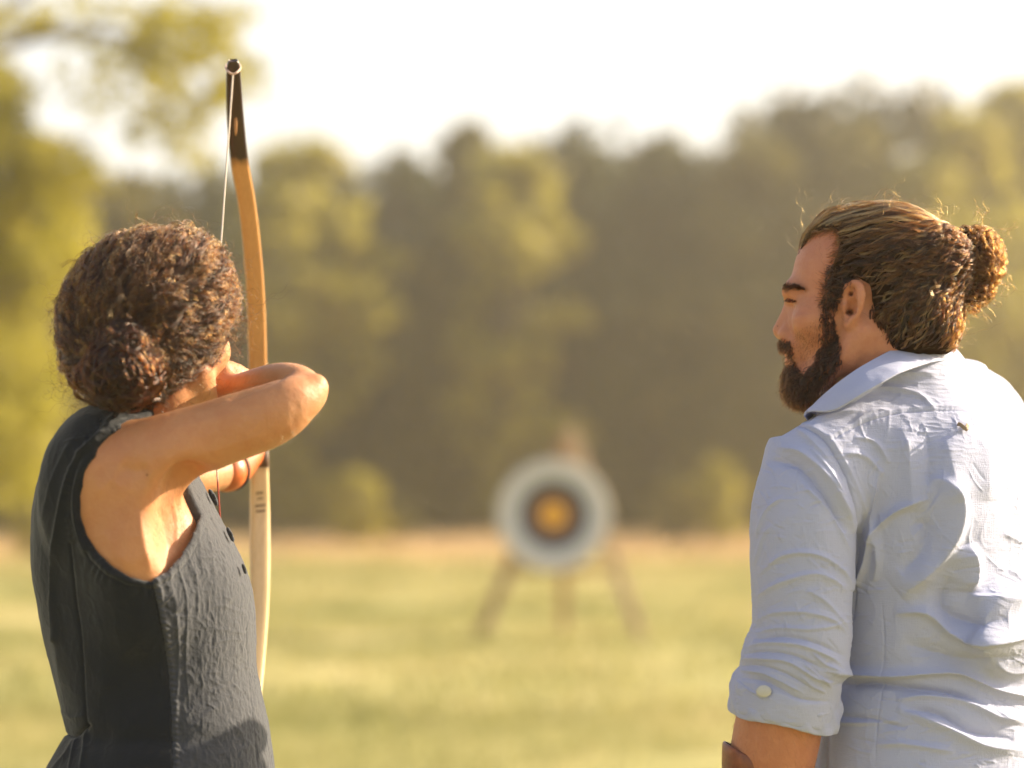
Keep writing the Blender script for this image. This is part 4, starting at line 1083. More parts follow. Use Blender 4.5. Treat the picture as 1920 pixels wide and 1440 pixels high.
def hair_n(S, p): return S.near(p)[1]
def man():
    R = rng(401)
    root = empty('person', Mp(1740, 919, .06) * [1, 1, 0], 'bearded man with hair bun in pale blue shirt with rolled sleeves, looking left', 'person')
    F_ = np.array([-.972, .235, 0.0]); F_ /= np.linalg.norm(F_); Lf = np.array([-F_[1], F_[0], 0.0]); U_ = np.array([0, 0, 1.0]); A = np.array([F_, Lf, U_])
    hc = Mp(1640, 518, .02)
    def H(a, b, c): return hc + F_ * a + Lf * b + U_ * c
    tf = np.array([-.82, .572, 0]); tl = np.array([-tf[1], tf[0], 0.0])           # chest direction, his left
    tc = Mp(1758, 900, .10)
    def Tt(l, f, z): q = tc + tl * l + tf * f; q[2] = z; return q
    Zm = lambda py: float(P(0, py, 3.30)[2])
    xs = np.arange(.26, .96, .0036); ys = np.arange(2.98, 3.62, .0036); zs = np.concatenate([np.arange(-.03, .9, .011), np.arange(.902, 1.32, .005), np.arange(1.322, 1.72, .0024)])
    V = Vox(xs, ys, zs)
    # head
    V.ell(H(-.004, 0, 0), (.100, .074, .094), A, 0)
    V.ell(H(.040, 0, -.006), (.068, .062, .080), A, .03)
    V.ell(H(.056, 0, -.070), (.056, .054, .066), A, .03)
    V.cone(H(.109, -.026, -.020), H(.109, .026, -.020), .013, .013, .020)
    for s_ in (-1, 1):
        V.ell(H(.078, .046 * s_, -.062), (.024, .020, .022), A, .022)
        V.chain([H(.012, .060 * s_, -.080), H(.030, .056 * s_, -.112), H(.085, .026 * s_, -.142)], [.018, .018, .018], .022)
        V.ell(H(.117, .034 * s_, -.041), (.012, .016, .010), A, .006, 'sub')
        V.ell(H(.089, .032 * s_, -.041), (.0145, .0145, .0125), A, .002)
        V.cone(H(.096, .022 * s_, -.0335), H(.088, .046 * s_, -.036), .0050, .0042, .004)
        V.cone(H(.098, .022 * s_, -.0475), H(.090, .043 * s_, -.0475), .0036, .0032, .004)
        V.ell(H(.119, .0125 * s_, -.0765), (.0095, .0065, .0072), A, .006)
    V.ell(H(.108, 0, -.066), (.016, .020, .024), A, .012)
    V.chain([H(.110, 0, -.030), H(.1195, 0, -.048), H(.1325, 0, -.0705), H(.1300, 0, -.0765)], [.0080, .0070, .0062, .0056], .008)
    for s_ in (-1, 1): V.ell(H(.121, .0085 * s_, -.0845), (.0055, .0032, .0040), A, .002, 'sub')
    V.ell(H(.102, 0, -.096), (.018, .026, .020), A, .02)
    V.chain([H(.102, -.024, -.103), H(.1175, 0, -.1025), H(.102, .024, -.103)], [.004, .0062, .004], .005, n=9)
    V.chain([H(.100, -.022, -.112), H(.1155, 0, -.1130), H(.100, .022, -.112)], [.004, .0068, .004], .005, n=9)
    V.cone(H(.122, -.012, -.1078), H(.122, .012, -.1078), .0018, .0018, .003, 'sub')
    V.ell(H(.094, 0, -.140), (.022, .026, .022), A, .02)
    # ear (his left one faces us)
    for s_ in (1, -1):
        e = lambda a, b, c: H(.0215 + (a - .026) * .70, s_ * (b if b < .0745 else .0745 + (b - .0745) * .9), -.0440 + (c + .046) * .74)
        V.ell(e(.030, .070, -.046), (.010, .007, .024), A, .010)
        V.chain([e(.040, .071, -.030), e(.036, .078, -.012), e(.020, .083, -.008), e(.010, .086, -.022), e(.012, .086, -.046), e(.022, .081, -.068), e(.033, .073, -.082), e(.040, .069, -.076)], [.0042, .0050, .0058, .0062, .0062, .0060, .0068, .005], .004, n=26)
        V.chain([e(.024, .080, -.024), e(.021, .081, -.042), e(.028, .077, -.060)], [.0038, .0042, .0036], .004, n=10)
        V.ell(e(.029, .084, -.048), (.0095, .017, .0140), A, .002, 'sub')
        V.ell(e(.030, .086, -.026), (.0050, .009, .010), A, .003, 'sub')
        V.cone(e(.041, .070, -.052), e(.041, .073, -.046), .005, .0045, .005)
        V.cone(e(.0335, .090, -.058), e(.0335, .050, -.058), .0052, .0045, .0015, 'sub'); V.cone(e(.030, .090, -.026), e(.030, .066, -.026), .0036, .003, .0015, 'sub'); V.cone(e(.031, .090, -.038), e(.030, .068, -.048), .0036, .0036, .0015, 'sub')
    # neck, trunk, arms
    V.chain([H(-.020, 0, -.085), Mp(1668, 700, .04), Mp(1700, 790, .07)], [.060, .060, .072], .03, n=8)
    V.chain([H(-.026, .040, -.080), Mp(1625, 750, -.02)], [.016, .016], .02)
    SEC = [(690, .060, .060), (712, .085, .065), (735, .115, .072), (758, .150, .082), (785, .182, .092), (830, .205, .108), (900, .214, .122), (980, .212, .132), (1060, .205, .134), (1140, .198, .132), (1210, .194, .130), (1260, .190, .128), (1310, .200, .142), (1380, .208, .152), (1440, .214, .158), (1540, .220, .162), (1640, .224, .165)]
    ang = math.atan2(tl[1], tl[0])
    sec = [(Zm(r[0]), tc[0], tc[1], r[1], r[2], ang) for r in SEC]
    V.loft(sec, k=.01, grow=-.016)
    armL = [Mp(1542, 880, -.05), Mp(1512, 960, -.07), Mp(1508, 1090, -.075), Mp(1500, 1210, -.075), Mp(1474, 1300, -.07), Mp(1456, 1380, -.06), Mp(1440, 1480, -.05), Mp(1424, 1620, -.03), Mp(1420, 1690, -.02)]
    V.chain(armL, [.060, .058, .052, .048, .054, .0575, .052, .033, .028], .03, n=30)
    hand(V, Mp(1420, 1690, -.02), (-.02, .05, -.998), (-.5, .86, 0), (.86, .5, 0), 1.0, [(.35, .5, .3)] * 4, .05, .4)
    ra = [Tt(-.185, .0, 1.345), Tt(-.235, .02, 1.12), Tt(-.225, .12, .95), Tt(-.22, .20, .80)]
    V.chain(ra, [.058, .048, .046, .028], .03, n=16)
    hand(V, ra[-1], (-.3, .3, -.9), (-.5, .5, .3), (-.8, -.5, 0), 1.0, [(.35, .5, .3)] * 4, .05, .4)
    hip = Tt(0, 0, .88); feet = []
    V.ell(hip, (.165, .125, .14), np.array([tl, tf, [0, 0, 1]]), .05)
    for s_ in (1, -1):
        a = Tt(s_ * .095, 0, .84); kn = Tt(s_ * .11, .03, .47); an = Tt(s_ * .13, 0, .09); V.chain([a, kn, an], [.10, .062, .042], .04, n=9)
        V.cone(an + [0, 0, -.04], an + tf * .17 + [0, 0, -.055], .038, .028, .02); feet.append((a, kn, an))
    v, f = V.mesh(2); n = normals(v, f)
    v = v + n * folds(v, n, [(((1477, 585), (1475, 603), (1478, 618), (1485, 632)), 3.5, -1.6), (((1490, 588), (1488, 606), (1494, 624)), 9, 1.2), (((1484, 575), (1500, 583), (1518, 584)), 4, -.7), (((1505, 566), (1514, 570), (1524, 577)), 2.5, -.6), (((1507, 560), (1516, 558), (1526, 556)), 2.5, -.6),
          (((1480, 500), (1500, 498), (1520, 500)), 2.5, -.35), (((1478, 515), (1500, 513), (1522, 514)), 2.5, -.35), (((1640, 640), (1620, 690), (1590, 735)), 14, 2.2), (((1600, 640), (1588, 690), (1560, 730)), 12, -2.0),
          (((1400, 1340), (1420, 1400), (1425, 1450)), 12, 1.2), (((1490, 1360), (1500, 1400), (1495, 1450)), 14, -1.4)], .35)[:, None]
    body = mesh_from('body', v, f, SKIN_M, root)
    BS = Surf(v, f); n = normals(v, f); bx, by = px_of(v)
    vellus('arm_hair', v, n, np.nonzero((v[:, 1] < 3.26) & (bx > 1360) & (bx < 1545) & (by > 1300) & (by < 1460))[0], np.array([.3, .3, -.9]), 1500, .007, hair_mat('arm_hair', .35, .5, .3), body, 5)
    # eye
    for s_ in (1, -1):
        ev, ef = sphere(H(.0905, .032 * s_, -.0412), .0130); em = Mat('eye_white'); em.set(Base_Color=(.62, .56, .52), Roughness=.12)
        eo = mesh_from('eye', ev, ef, em.m, root)
        iv, if_ = sphere(H(.0998, .0325 * s_, -.0412), .0050, sc=(.9, 1, 1)); mesh_from('iris', iv, if_, plain('iris', (.05, .03, .015), .1), eo)
    # ---- shirt
    xs = np.arange(.27, .98, .0030); ys = np.arange(2.98, 3.60, .0036); zs = np.concatenate([np.arange(.74, .92, .006), np.arange(.922, 1.50, .0030)])
    V = Vox(xs, ys, zs)
    V.loft(sec, k=0, n=2.2)
    V.chain([Mp(1700, 735, .06), Mp(1610, 800, -.01), Mp(1535, 868, -.045)], [.050, .062, .070], .05, n=9)
    V.chain([Tt(-.05, 0, Zm(745)), Tt(-.13, 0, Zm(768)), Tt(-.185, 0, Zm(845))], [.050, .062, .072], .05, n=9)
    V.ell(Tt(.095, -.085, Zm(930)), (.070, .030, .10), np.array([tl, tf, [0, 0, 1]]), .04); V.ell(Tt(-.095, -.085, Zm(930)), (.070, .030, .10), np.array([tl, tf, [0, 0, 1]]), .04)
    V.ell(Tt(.0, -.135, Zm(1180)), (.16, .030, .060), np.array([tl, tf, [0, 0, 1]]), .05)
    sl = [Mp(1538, 876, -.045), Mp(1510, 960, -.068), Mp(1504, 1060, -.075), Mp(1504, 1150, -.078), Mp(1502, 1195, -.078), Mp(1490, 1240, -.076), Mp(1482, 1275, -.072), Mp(1470, 1310, -.07), Mp(1464, 1345, -.068)]
    V.chain(sl, [.0735, .0710, .0680, .0655, .0665, .0700, .0680, .0705, .068], .012, n=40)
    V.chain([Tt(-.185, .0, 1.345), Tt(-.240, .02, 1.12), Tt(-.232, .10, .99)], [.074, .066, .066], .02, n=12)
    # sleeve end, slanting
    def under(x, y, z): return np.maximum(np.maximum(z - (float(Mp(0, 1338)[2]) - (x - .335) * .20), x - .425), y - 3.238) * .97
    V.field((.20, 2.9, .85), (.425, 3.238, 1.02), under, .004, 'sub')
    bore = [Mp(1468, 1285, -.07), Mp(1456, 1400, -.065)]; V.chain(bore, [.0585, .0610], .003, 'sub')
    V.field((-9, -9, .7), (9, 9, .78), lambda x, y, z: z - .78 + 0 * x + 0 * y, 0, 'sub')
    V.chain([Mp(1690, 800, .05), Mp(1676, 716, .048)], [.095, .080], .03)
    # neck opening
    V.chain([Mp(1676, 760, .05), Mp(1668, 690, .045)], [.080, .073], .02)
    V.field((.3, 3.0, 1.4), (.7, 3.6, 1.56), lambda x, y, z: (-(z - (float(Mp(0, 692)[2]) + (x - .515) * .58))) + 0 * y, .006, 'sub')
    v, f = V.mesh(2); v, f = subdiv(v, f); n = normals(v, f)
    st = []
    def s(w, h, side, *pts, sq=False): st.append((pts, w, h, side, sq))
    # armhole seam and shoulder yoke
    s(3, -2.6, 0, (1482, 792), (1530, 812), (1558, 842), (1588, 900), (1604, 960), (1609, 1010), (1606, 1080), (1600, 1160), sq=True)
    s(9, 2.2, .5, (1500, 792), (1545, 815), (1572, 845), (1602, 905), (1618, 960), (1622, 1010), sq=True)
    s(2.0, -1.5, 0, (1558, 826), (1600, 803), (1650, 783), (1710, 772), (1790, 770), (1850, 775), (1925, 778), sq=True)
    s(6, 1.2, .4, (1556, 818), (1600, 795), (1650, 776), (1710, 765), (1790, 763), (1925, 770), sq=True)
    # shoulder and sleeve folds
    s(16, 7, .6, (1455, 840), (1500, 850), (1545, 890), (1580, 945), (1602, 1000)); s(13, -6, -.3, (1440, 862), (1492, 872), (1540, 920), (1585, 1000))
    s(9, 3, .4, (1490, 800), (1520, 825), (1560, 870)); s(8, 3, .4, (1520, 840), (1552, 880), (1580, 930)); s(8, 3, .3, (1500, 905), (1556, 960), (1598, 1040))
    s(8, 4.5, .5, (1420, 1080), (1470, 1042), (1530, 1040), (1580, 1070), (1600, 1105)); s(9, 4.5, -.4, (1416, 1120), (1450, 1098), (1500, 1080), (1545, 1078), (1592, 1110))
    s(6, 3.0, .5, (1418, 1010), (1436, 960), (1470, 930)); s(7, 3, .5, (1415, 1060), (1430, 1010), (1446, 985)); s(7, 3.5, .4, (1512, 1105), (1550, 1130), (1592, 1180))
    s(8, 4, .5, (1416, 1165), (1450, 1150), (1510, 1148), (1560, 1162), (1592, 1190)); s(6, 3.4, .5, (1414, 1188), (1460, 1178), (1520, 1180), (1580, 1172)); s(6, -4, 0, (1412, 1200), (1470, 1194), (1530, 1206), (1588, 1232))
    s(7, 5, .5, (1400, 1212), (1440, 1206), (1500, 1210), (1556, 1232), (1585, 1255)); s(5, -4, 0, (1392, 1226), (1440, 1222), (1490, 1230), (1548, 1256)); s(6, 4.5, .5, (1388, 1236), (1430, 1236), (1480, 1242), (1530, 1272), (1572, 1282))
    s(5, -4, 0, (1386, 1250), (1420, 1248), (1470, 1262), (1520, 1290)); s(5.5, 4.5, .4, (1388, 1258), (1430, 1262), (1470, 1280), (1510, 1302)); s(5, -4.0, 0, (1390, 1270), (1440, 1280), (1500, 1310), (1560, 1316))
    s(4, 3.5, .4, (1520, 1222), (1545, 1245), (1575, 1258)); s(4, 3.5, .4, (1505, 1245), (1530, 1262), (1560, 1290)); s(4, 3, .3, (1500, 1265), (1520, 1285), (1550, 1300)); s(3.5, -3, 0, (1512, 1240), (1540, 1268), (1570, 1280))
    # back: blades, hanging folds
    s(15, 8, -.6, (1655, 880), (1640, 905), (1632, 960), (1648, 1040), (1640, 1090)); s(12, 8, .5, (1600, 1110), (1622, 1060), (1640, 1000), (1680, 960), (1740, 935))
    s(38, 15, -.75, (1742, 898), (1775, 908), (1797, 950), (1786, 1010), (1742, 1070), (1690, 1118)); s(20, -7, 0, (1705, 985), (1735, 985), (1730, 1030), (1690, 1075))
    s(34, 6.0, .5, (1690, 800), (1700, 850), (1708, 910), (1712, 960)); s(30, 5, .2, (1772, 820), (1784, 880), (1800, 940)); s(12, -3.0, 0, (1736, 810), (1742, 860), (1740, 910))
    s(34, 4.5, .4, (1846, 800), (1850, 860), (1850, 940)); s(11, -3.0, 0, (1886, 830), (1892, 890), (1888, 960)); s(30, 3.5, .3, (1925, 810), (1925, 900), (1925, 980))
    s(9, 3, .3, (1580, 850), (1620, 856), (1655, 890)); s(7, 3, .4, (1600, 820), (1640, 830), (1668, 870))
    s(34, 13, -.75, (1812, 1020), (1822, 1060), (1820, 1110)); s(18, 8, -.5, (1815, 1115), (1850, 1126), (1930, 1128)); s(24, -9, 0, (1780, 1080), (1770, 1140), (1820, 1165), (1890, 1160))
    s(15, 9, .6, (1676, 1150), (1735, 1150), (1785, 1190), (1850, 1206), (1940, 1192)); s(22, -7, 0, (1690, 1205), (1760, 1226), (1840, 1244), (1930, 1228))
    s(13, 9, .6, (1565, 1262), (1620, 1266), (1680, 1268), (1740, 1262), (1800, 1262), (1860, 1292), (1930, 1310), sq=True); s(11, -9, -.4, (1560, 1285), (1640, 1280), (1720, 1290), (1790, 1300), (1850, 1322))
    s(11, 6, .5, (1680, 1312), (1740, 1306), (1810, 1318), (1880, 1350), (1930, 1356)); s(12, -6, 0, (1690, 1330), (1760, 1338), (1820, 1370), (1900, 1385))
    s(14, 7, -.6, (1682, 1326), (1730, 1345), (1790, 1372), (1850, 1400), (1930, 1408)); s(9, 3.5, .3, (1640, 1396), (1700, 1396), (1790, 1410)); s(8, -3.5, 0, (1560, 1340), (1640, 1350), (1700, 1366)); s(7, 3, .3, (1556, 1352), (1600, 1356), (1690, 1352))
    s(7, 3, .3, (1870, 1250), (1900, 1262), (1940, 1255)); s(7, 3.5, .3, (1866, 1330), (1890, 1350), (1930, 1340)); s(7, 2.5, .2, (1880, 1000), (1920, 1020)); s(8, 2.6, .3, (1890, 1070), (1930, 1090))
    s(2.2, -1.2, 0, (1652, 1120), (1658, 1200), (1655, 1280), (1645, 1360), (1640, 1445))
    s(10, 2.6, .4, (1640, 722), (1700, 700), (1760, 700)); s(9, 3.0, .5, (1600, 742), (1660, 728), (1720, 740), (1755, 772)); s(8, 2, .3, (1520, 790), (1570, 775), (1620, 770)); s(6, 2, .3, (1600, 790), (1640, 770), (1670, 772))
    RR = rng(55); small = []
    for g in range(330):
        if g < 110: x0, y0, a_ = 1425 + 165 * RR.random(), 860 + 400 * RR.random(), RR.normal() * .35 + (.9 if RR.random() < .3 else .1)
        elif g < 260: x0, y0, a_ = 1600 + 320 * RR.random(), 1010 + 430 * RR.random(), RR.normal() * .25 + .12
        else: x0, y0, a_ = 1580 + 340 * RR.random(), 790 + 260 * RR.random(), 1.45 + RR.normal() * .35
        L = 14 + 48 * RR.random() ** 1.5; bend = RR.normal() * .25; w_ = 1.6 + 2.2 * RR.random(); pts = [(x0 + L * t * math.cos(a_ + bend * t), y0 + L * t * math.sin(a_ + bend * t)) for t in (-.5, -.15, .2, .5)]
        small.append((pts, w_, (.55 + .85 * RR.random()) * RR.choice([1, 1, -1]), .5 * RR.choice([-1, 1])))
    o_ = folds(v, n, st) * np.where((px_of(v)[0] < 1600) & (px_of(v)[1] > 1000), .92, 1.3) + folds(v, n, small)
    px, py = px_of(v)
    cr = 1 - np.abs(fbm(v * np.array([26, 26, 20]) + .7 * fbm(v * 14, 2, 5)[:, None], 3, 31))
    fine = 1 - np.abs(fbm(v * np.array([40, 40, 150]), 2, 61))
    pk = np.clip(fbm(v * 11, 2, 77) * 2, 0, 1)
    o_ += (cr ** 3 - .45) * .0013 * np.where(py < 960, .3, .7) + pk * (fine ** 2 - .5) * .0012
    # puckers along yoke and armhole seams
    for pts, wv in (((( 1558, 826), (1600, 803), (1650, 783), (1710, 772), (1790, 770), (1850, 775), (1925, 778)), .45), (((1558, 842), (1588, 900), (1604, 960), (1609, 1010)), .5)):
        q = catmull(np.array(pts, float), 40); m = (n[:, 1] < .2) & (px > q[:, 0].min() - 20) & (px < q[:, 0].max() + 20) & (py > q[:, 1].min() - 20) & (py < q[:, 1].max() + 20)
        d, u, sg = seg_dist(px[m], py[m], q); L = np.linalg.norm(np.diff(q, axis=0), axis=1).sum()
        o_[m] += .00018 * np.exp(-(d / 11) ** 2) * np.sin(u * L * wv + 4 * np.sin(u * 21)) * np.clip(.5 + np.sin(u * 34), 0, 1)
    o_ += .004 * np.clip(n[:, 1], 0, 1) * fbm(v * np.array([8, 8, 5.0]), 3, 14)
    v = v + n * o_[:, None]
    shirt = mesh_from('shirt', v, f, SHIRT, root)
    # ---- rolled cuff
    c = catmull(np.array([Mp(1466, 1284, -.068), Mp(1462, 1336, -.068)]), 2)
    nr, ns = 26, 120; rows = []
    th = np.linspace(0, 2 * math.pi, ns, endpoint=False)
    prof = [(-.010, .0635), (-.006, .0655), (.000, .0690), (.008, .0735), (.018, .0752), (.030, .0748), (.042, .0742), (.052, .0732), (.0555, .0712), (.054, .0680), (.046, .0655), (.030, .0640)]
    pr = catmull(np.array(prof), nr)
    for dz, r in pr:
        a = Mp(1474, 1284, -.068); slant = -.20
        wob = .0022 * np.sin(th * 3 + 1) + .0014 * np.sin(th * 7 + dz * 90) + .0012 * np.sin(th * 13 - dz * 160)
        rr = r * 1.0 + wob
        rows.append(np.stack([a[0] - .10 * dz + np.cos(th) * rr * .98, a[1] + np.sin(th) * rr * .90, a[2] - dz * .92 + slant * np.cos(th) * rr + .0022 * np.sin(th * 4 + 2)], 1))
    v = np.vstack(rows); f = np.array([(i * ns + j, i * ns + (j + 1) % ns, (i + 1) * ns + (j + 1) % ns, (i + 1) * ns + j) for i in range(nr - 1) for j in range(ns)])
    v, f = subdiv(v, f); n = normals(v, f)
    if (n * (v - v.mean(0)))[:, :2].sum() < 0: n = -n
    o_ = folds(v, n, [(((1380, 1290), (1420, 1300), (1470, 1322), (1520, 1342)), 5, 3.2, .5, 0), (((1376, 1312), (1420, 1326), (1480, 1340)), 4, -2.5, 0, 0), (((1378, 1275), (1400, 1290), (1440, 1316)), 4, 2.5, .3, 0), (((1520, 1292), (1556, 1290)), 4, 3, 0, 0), (((1520, 1318), (1560, 1310)), 4, -3, 0, 0), (((1530, 1342), (1556, 1336)), 4, 3, 0, 0)])
    v = v + n * (o_ + .0007 * fbm(v * 60, 3, 9))[:, None]
    cuff = mesh_from('cuff', v, f, SHIRT, root)
    bv, bf = sphere(Mp(1432, 1296, -.068 - .0705), 0.0092, 20, 8, (1.1, .25, .85)); mesh_from('button', bv, bf, plain('shell_button', (.50, .50, .48), .5), cuff)
    # ---- collar
    tl_ = [(1524, 764, 3.20), (1560, 728, 3.165), (1612, 690, 3.16), (1672, 657, 3.20), (1728, 636, 3.262), (1762, 634, 3.32), (1782, 646, 3.37), (1760, 668, 3.43), (1700, 700, 3.45), (1630, 735, 3.42), (1568, 768, 3.34), (1530, 780, 3.27)]
    bl_ = [(1516, 772, 3.175), (1566, 768, 3.125), (1628, 732, 3.112), (1692, 697, 3.145), (1754, 677, 3.218), (1802, 682, 3.302), (1824, 708, 3.39), (1790, 722, 3.47), (1710, 745, 3.50), (1630, 765, 3.47), (1560, 785, 3.38), (1520, 790, 3.28)]
    def ring(c, k):
        q = np.array(c + c[:1], float); w = np.vstack([q[-3:-1], q, q[1:3]]); r = catmull(w, (len(w) - 1) * 12 + 1)[24:-24]; return np.array([P(*a) for a in r])
    a, b = ring(tl_, 0), ring(bl_, 0); m_ = min(len(a), len(b)); a, b = a[:m_], b[:m_]
    cen = a.mean(0); rows = []
    inn = a + (cen - a) * .06 - np.array([0, 0, .004]); inb = a + (cen - a) * .10 - np.array([0, 0, .040])
    def L_(p, q, t): return p + (q - p) * t
    out = (a - cen); out[:, 2] = 0; out /= np.linalg.norm(out, axis=1)[:, None]
    for t in (1, .6, .3, .05): rows.append(L_(inn, inb, t))
    rows.append(a + out * .0005 + [0, 0, .0012]); rows.append(a + out * .0035 + [0, 0, .0002])
    for t in np.linspace(.08, 1, 9): rows.append(L_(a, b, t) + out * (.0045 * math.sin(t * 3.1) + .003))
    rows.append(b + out * .0015 + [0, 0, -.0015]); rows.append(b - out * .0015 + [0, 0, .000])
    for t in (.85, .5, .2): rows.append(L_(a, b, t) + out * (.0015 * math.sin(t * 3.1)))
    nr = len(rows); v = np.vstack(rows); f = np.array([(i * m_ + j, i * m_ + j + 1, (i + 1) * m_ + j + 1, (i + 1) * m_ + j) for i in range(nr - 1) for j in range(m_ - 1)])
    v, f = subdiv(v, f)
    v = v + (fbm(v * 28, 3, 19) * .0016)[:, None] * np.array([.5, -1, .5])
    # the opening of the collar at the throat
    mesh_from('collar', v, f, SHIRT, root)
    # hanger loop
    lm = plain('tan_tape', (.30, .22, .15), .8)
    q = [P(a_, b_, y) for a_, b_, y in ((1799, 777, 3.168), (1805, 783, 3.158), (1814, 786, 3.155), (1823, 785, 3.162), (1829, 780, 3.172))]
    SS = Surf(*(lambda o: (np.array([x.co[:] for x in o.data.vertices]), [tuple(p.vertices) for p in o.data.polygons]))(shirt))
    q2 = []
    for i, p_ in enumerate(q): s0, n0 = SS.near(p_); q2.append(s0 + n0 * (.0015, .006, .008, .006, .0015)[i])
    lv, lf = tube(catmull(q2, 16), .0026, 8, (0, 1, 0), 1.0, .25); mesh_from('hanger_loop', lv, lf, lm, shirt)
    # wrist guard / bracelet on the forearm
    p0 = Mp(1440, 1452, -.052); t = np.linspace(0, 2 * math.pi, 80, endpoint=False); rows = []
    for dz, r in ((-.016, .0530), (-.0165, .0560), (-.012, .0575), (.006, .0565), (.05, .0510), (.09, .0455), (.093, .0430)):
        rows.append(np.stack([p0[0] - .10 * dz + np.cos(t) * r - .004, p0[1] + np.sin(t) * r * .97, p0[2] - dz * .99 - np.cos(t) * r * .55 * (1 if dz < .02 else .3) * .9], 1))
    v = np.vstack(rows); f = np.array([(i * 80 + j, i * 80 + (j + 1) % 80, (i + 1) * 80 + (j + 1) % 80, (i + 1) * 80 + j) for i in range(6) for j in range(80)])
    v, f = subdiv(v, f)
    lt = Mat('brown_strap_leather'); co = lt.coord(); z = lt.noise(co, 80, 5); lt.set(Base_Color=lt.ramp(z, [(.3, (.13, .035, .015)), (.7, (.24, .075, .03))]), Roughness=.4); lt.bump(z, .3, .002)
    mesh_from('arm_guard', v, f, lt.m, root)
    # trousers and shoes
    V = Vox(np.arange(.28, .95, .009), np.arange(3.0, 3.65, .009), np.arange(-.02, 1.02, .009))
    V.ell(hip + [0, 0, .02], (.178, .135, .13), np.array([tl, tf, [0, 0, 1]]), .05)
    for a_, kn, an in feet: V.chain([a_, kn, an + [0, 0, .03]], [.108, .082, .066], .05, n=9)
    vv, ff = V.mesh(2); nn = normals(vv, ff); vv = vv + nn * (fbm(vv * 9, 3, 3) * .006)[:, None]
    mesh_from('trousers', vv, ff, fabric('khaki_cloth', (.16, .12, .075), (.21, .16, .10), 600), root)
    sh = plain('dark_leather', (.05, .03, .02), .5)
    for a_, kn, an in feet:
        V = Vox(np.arange(an[0] - .24, an[0] + .12, .006), np.arange(an[1] - .12, an[1] + .24, .006), np.arange(-.02, .2, .006))
        V.chain([an + [0, 0, .02], an + [0, 0, -.03]], [.056, .054], .01); V.chain([an - tf * .03 + [0, 0, -.045], an + tf * .07 + [0, 0, -.045], an + tf * .18 + [0, 0, -.056]], [.046, .047, .034], .03)
        V.field((-9, -9, -.5), (9, 9, .004), lambda x, y, z: (z - .004) + 0 * x + 0 * y, 0, 'sub')
        vv, ff = V.mesh(1); mesh_from('shoe', vv, ff, sh, root)

    # ---- hair: swept back into a bun
    xs = np.arange(.34, .70, .0032); ys = np.arange(3.12, 3.42, .0036); zs = np.arange(1.40, 1.72, .0032)
    V = Vox(xs, ys, zs)
    V.ell(H(-.007, 0, .003), (.101, .079, .0925), A, 0)
    V.ell(H(.046, 0, .016), (.056, .064, .068), A, .03)
    V.ell(H(-.056, 0, -.055), (.054, .066, .074), A, .03)
    V.ell(H(.004, 0, -.030), (.075, .0785, .055), A, .02)
    V.ell(H(-.046, 0, -.068), (.062, .073, .068), A, .02)
    V.chain([H(-.085, 0, .02), Mp(1762, 470, .02)], [.045, .022], .03)
    hairline = [(1400, 300), (1400, 620), (1462, 560), (1492, 500), (1508, 462), (1524, 440), (1548, 430), (1566, 432), (1572, 455), (1560, 492), (1545, 520), (1542, 548), (1548, 572), (1560, 580), (1578, 560), (1592, 535), (1606, 522), (1628, 535), (1636, 575), (1634, 606), (1632, 640), (1640, 700), (1660, 760), (1400, 760), (1380, 300)]
    # face side cut, near half follows the photo; far half mirrored across the head
    def keepout(x, y, z):
        a = (x - hc[0]) * F_[0] + (y - hc[1]) * F_[1] + 0 * z; b = (x - hc[0]) * Lf[0] + (y - hc[1]) * Lf[1] + 0 * z; b = np.abs(b)
        X = hc[0] + F_[0] * a + Lf[0] * b; Y = hc[1] + F_[1] * a + Lf[1] * b
        px = CX + X / Y * FPX; py = HZ - (z + 0 * x + 0 * y - CH) / Y * FPX
        return poly_sdf(px, py, hairline[2:-1] + [(1400, 500), (1430, 440), (1480, 440)]) / SM
    V.field(hc - .14, hc + .16, keepout, .006, 'sub')
    V.field((.3, 3.0, 1.3), (.75, 3.5, Mp(0, 668)[2]), lambda x, y, z: z - float(Mp(0, 668)[2]) + 0 * x + 0 * y, .01, 'sub')
    hv, hf = V.mesh(2); hn = normals(hv, hf)
    mass = mesh_from('hair', hv + hn * (.0014 * fbm(hv * 80, 2, 4))[:, None] - hn * .002, hf, UNDER, root)
    S = Surf(hv, hf)
    tie = Mp(1764, 470, .02); bc = Mp(1824, 488, .02)
    hpx, hpy = px_of(hv)
    idx = np.nonzero((hpx < np.where(hpy > 560, 1800, 1752)) & (hn[:, 2] > -.75) & (hv[:, 2] > Mp(0, 662)[2]))[0]
    HM = [HAIR_M, hair_mat('hair_man_dark', .80, .7, .26), hair_mat('hair_man_light', .17, .55, .22)]; sets = [[], [], []]; rvs = [[], [], []]
    for g in range(2100):
        r0 = hv[R.choice(idx)]; topness = np.clip((r0[2] - hc[2]) / .08, 0, 1)
        path = S.path(r0, tie, 34, .0062, .000, .0020 + .003 * R.random(), .12 + .3 * (1 - topness), g)
        if len(path) < 6: continue
        if topness < .35 and R.random() < .55: path = path[:int(6 + R.random() * 9)]
        path = catmull(path, 28); low = 1 - topness
        amp = (.0005 + .0007 * R.random()) + low * (.0006 + .0026 * R.random()); wave = .05 - .03 * low + .02 * R.random(); ph = R.random() * 6.28
        w_ = 2 if R.random() < .10 + .55 * topness ** 1.5 else (1 if R.random() < .50 else 0); lift = hair_n(S, path[len(path) // 2]) * .0016 * R.random(); tight = .0004 + .0007 * R.random()  # more pale strands on top imitate the sunlit rim of the hair
        for c in range(11):
            sets[w_].append(curl(path + lift * np.sin(np.linspace(0, 3.14, 28))[:, None] + R.normal(size=3) * tight, amp, wave, ph + R.normal() * .25, a0=.4)); rvs[w_].append(.6 + .7 * R.random())
    for w_ in range(3): hair('hair_strands', sets[w_], .00020, HM[w_], mass, .5, rvs[w_])
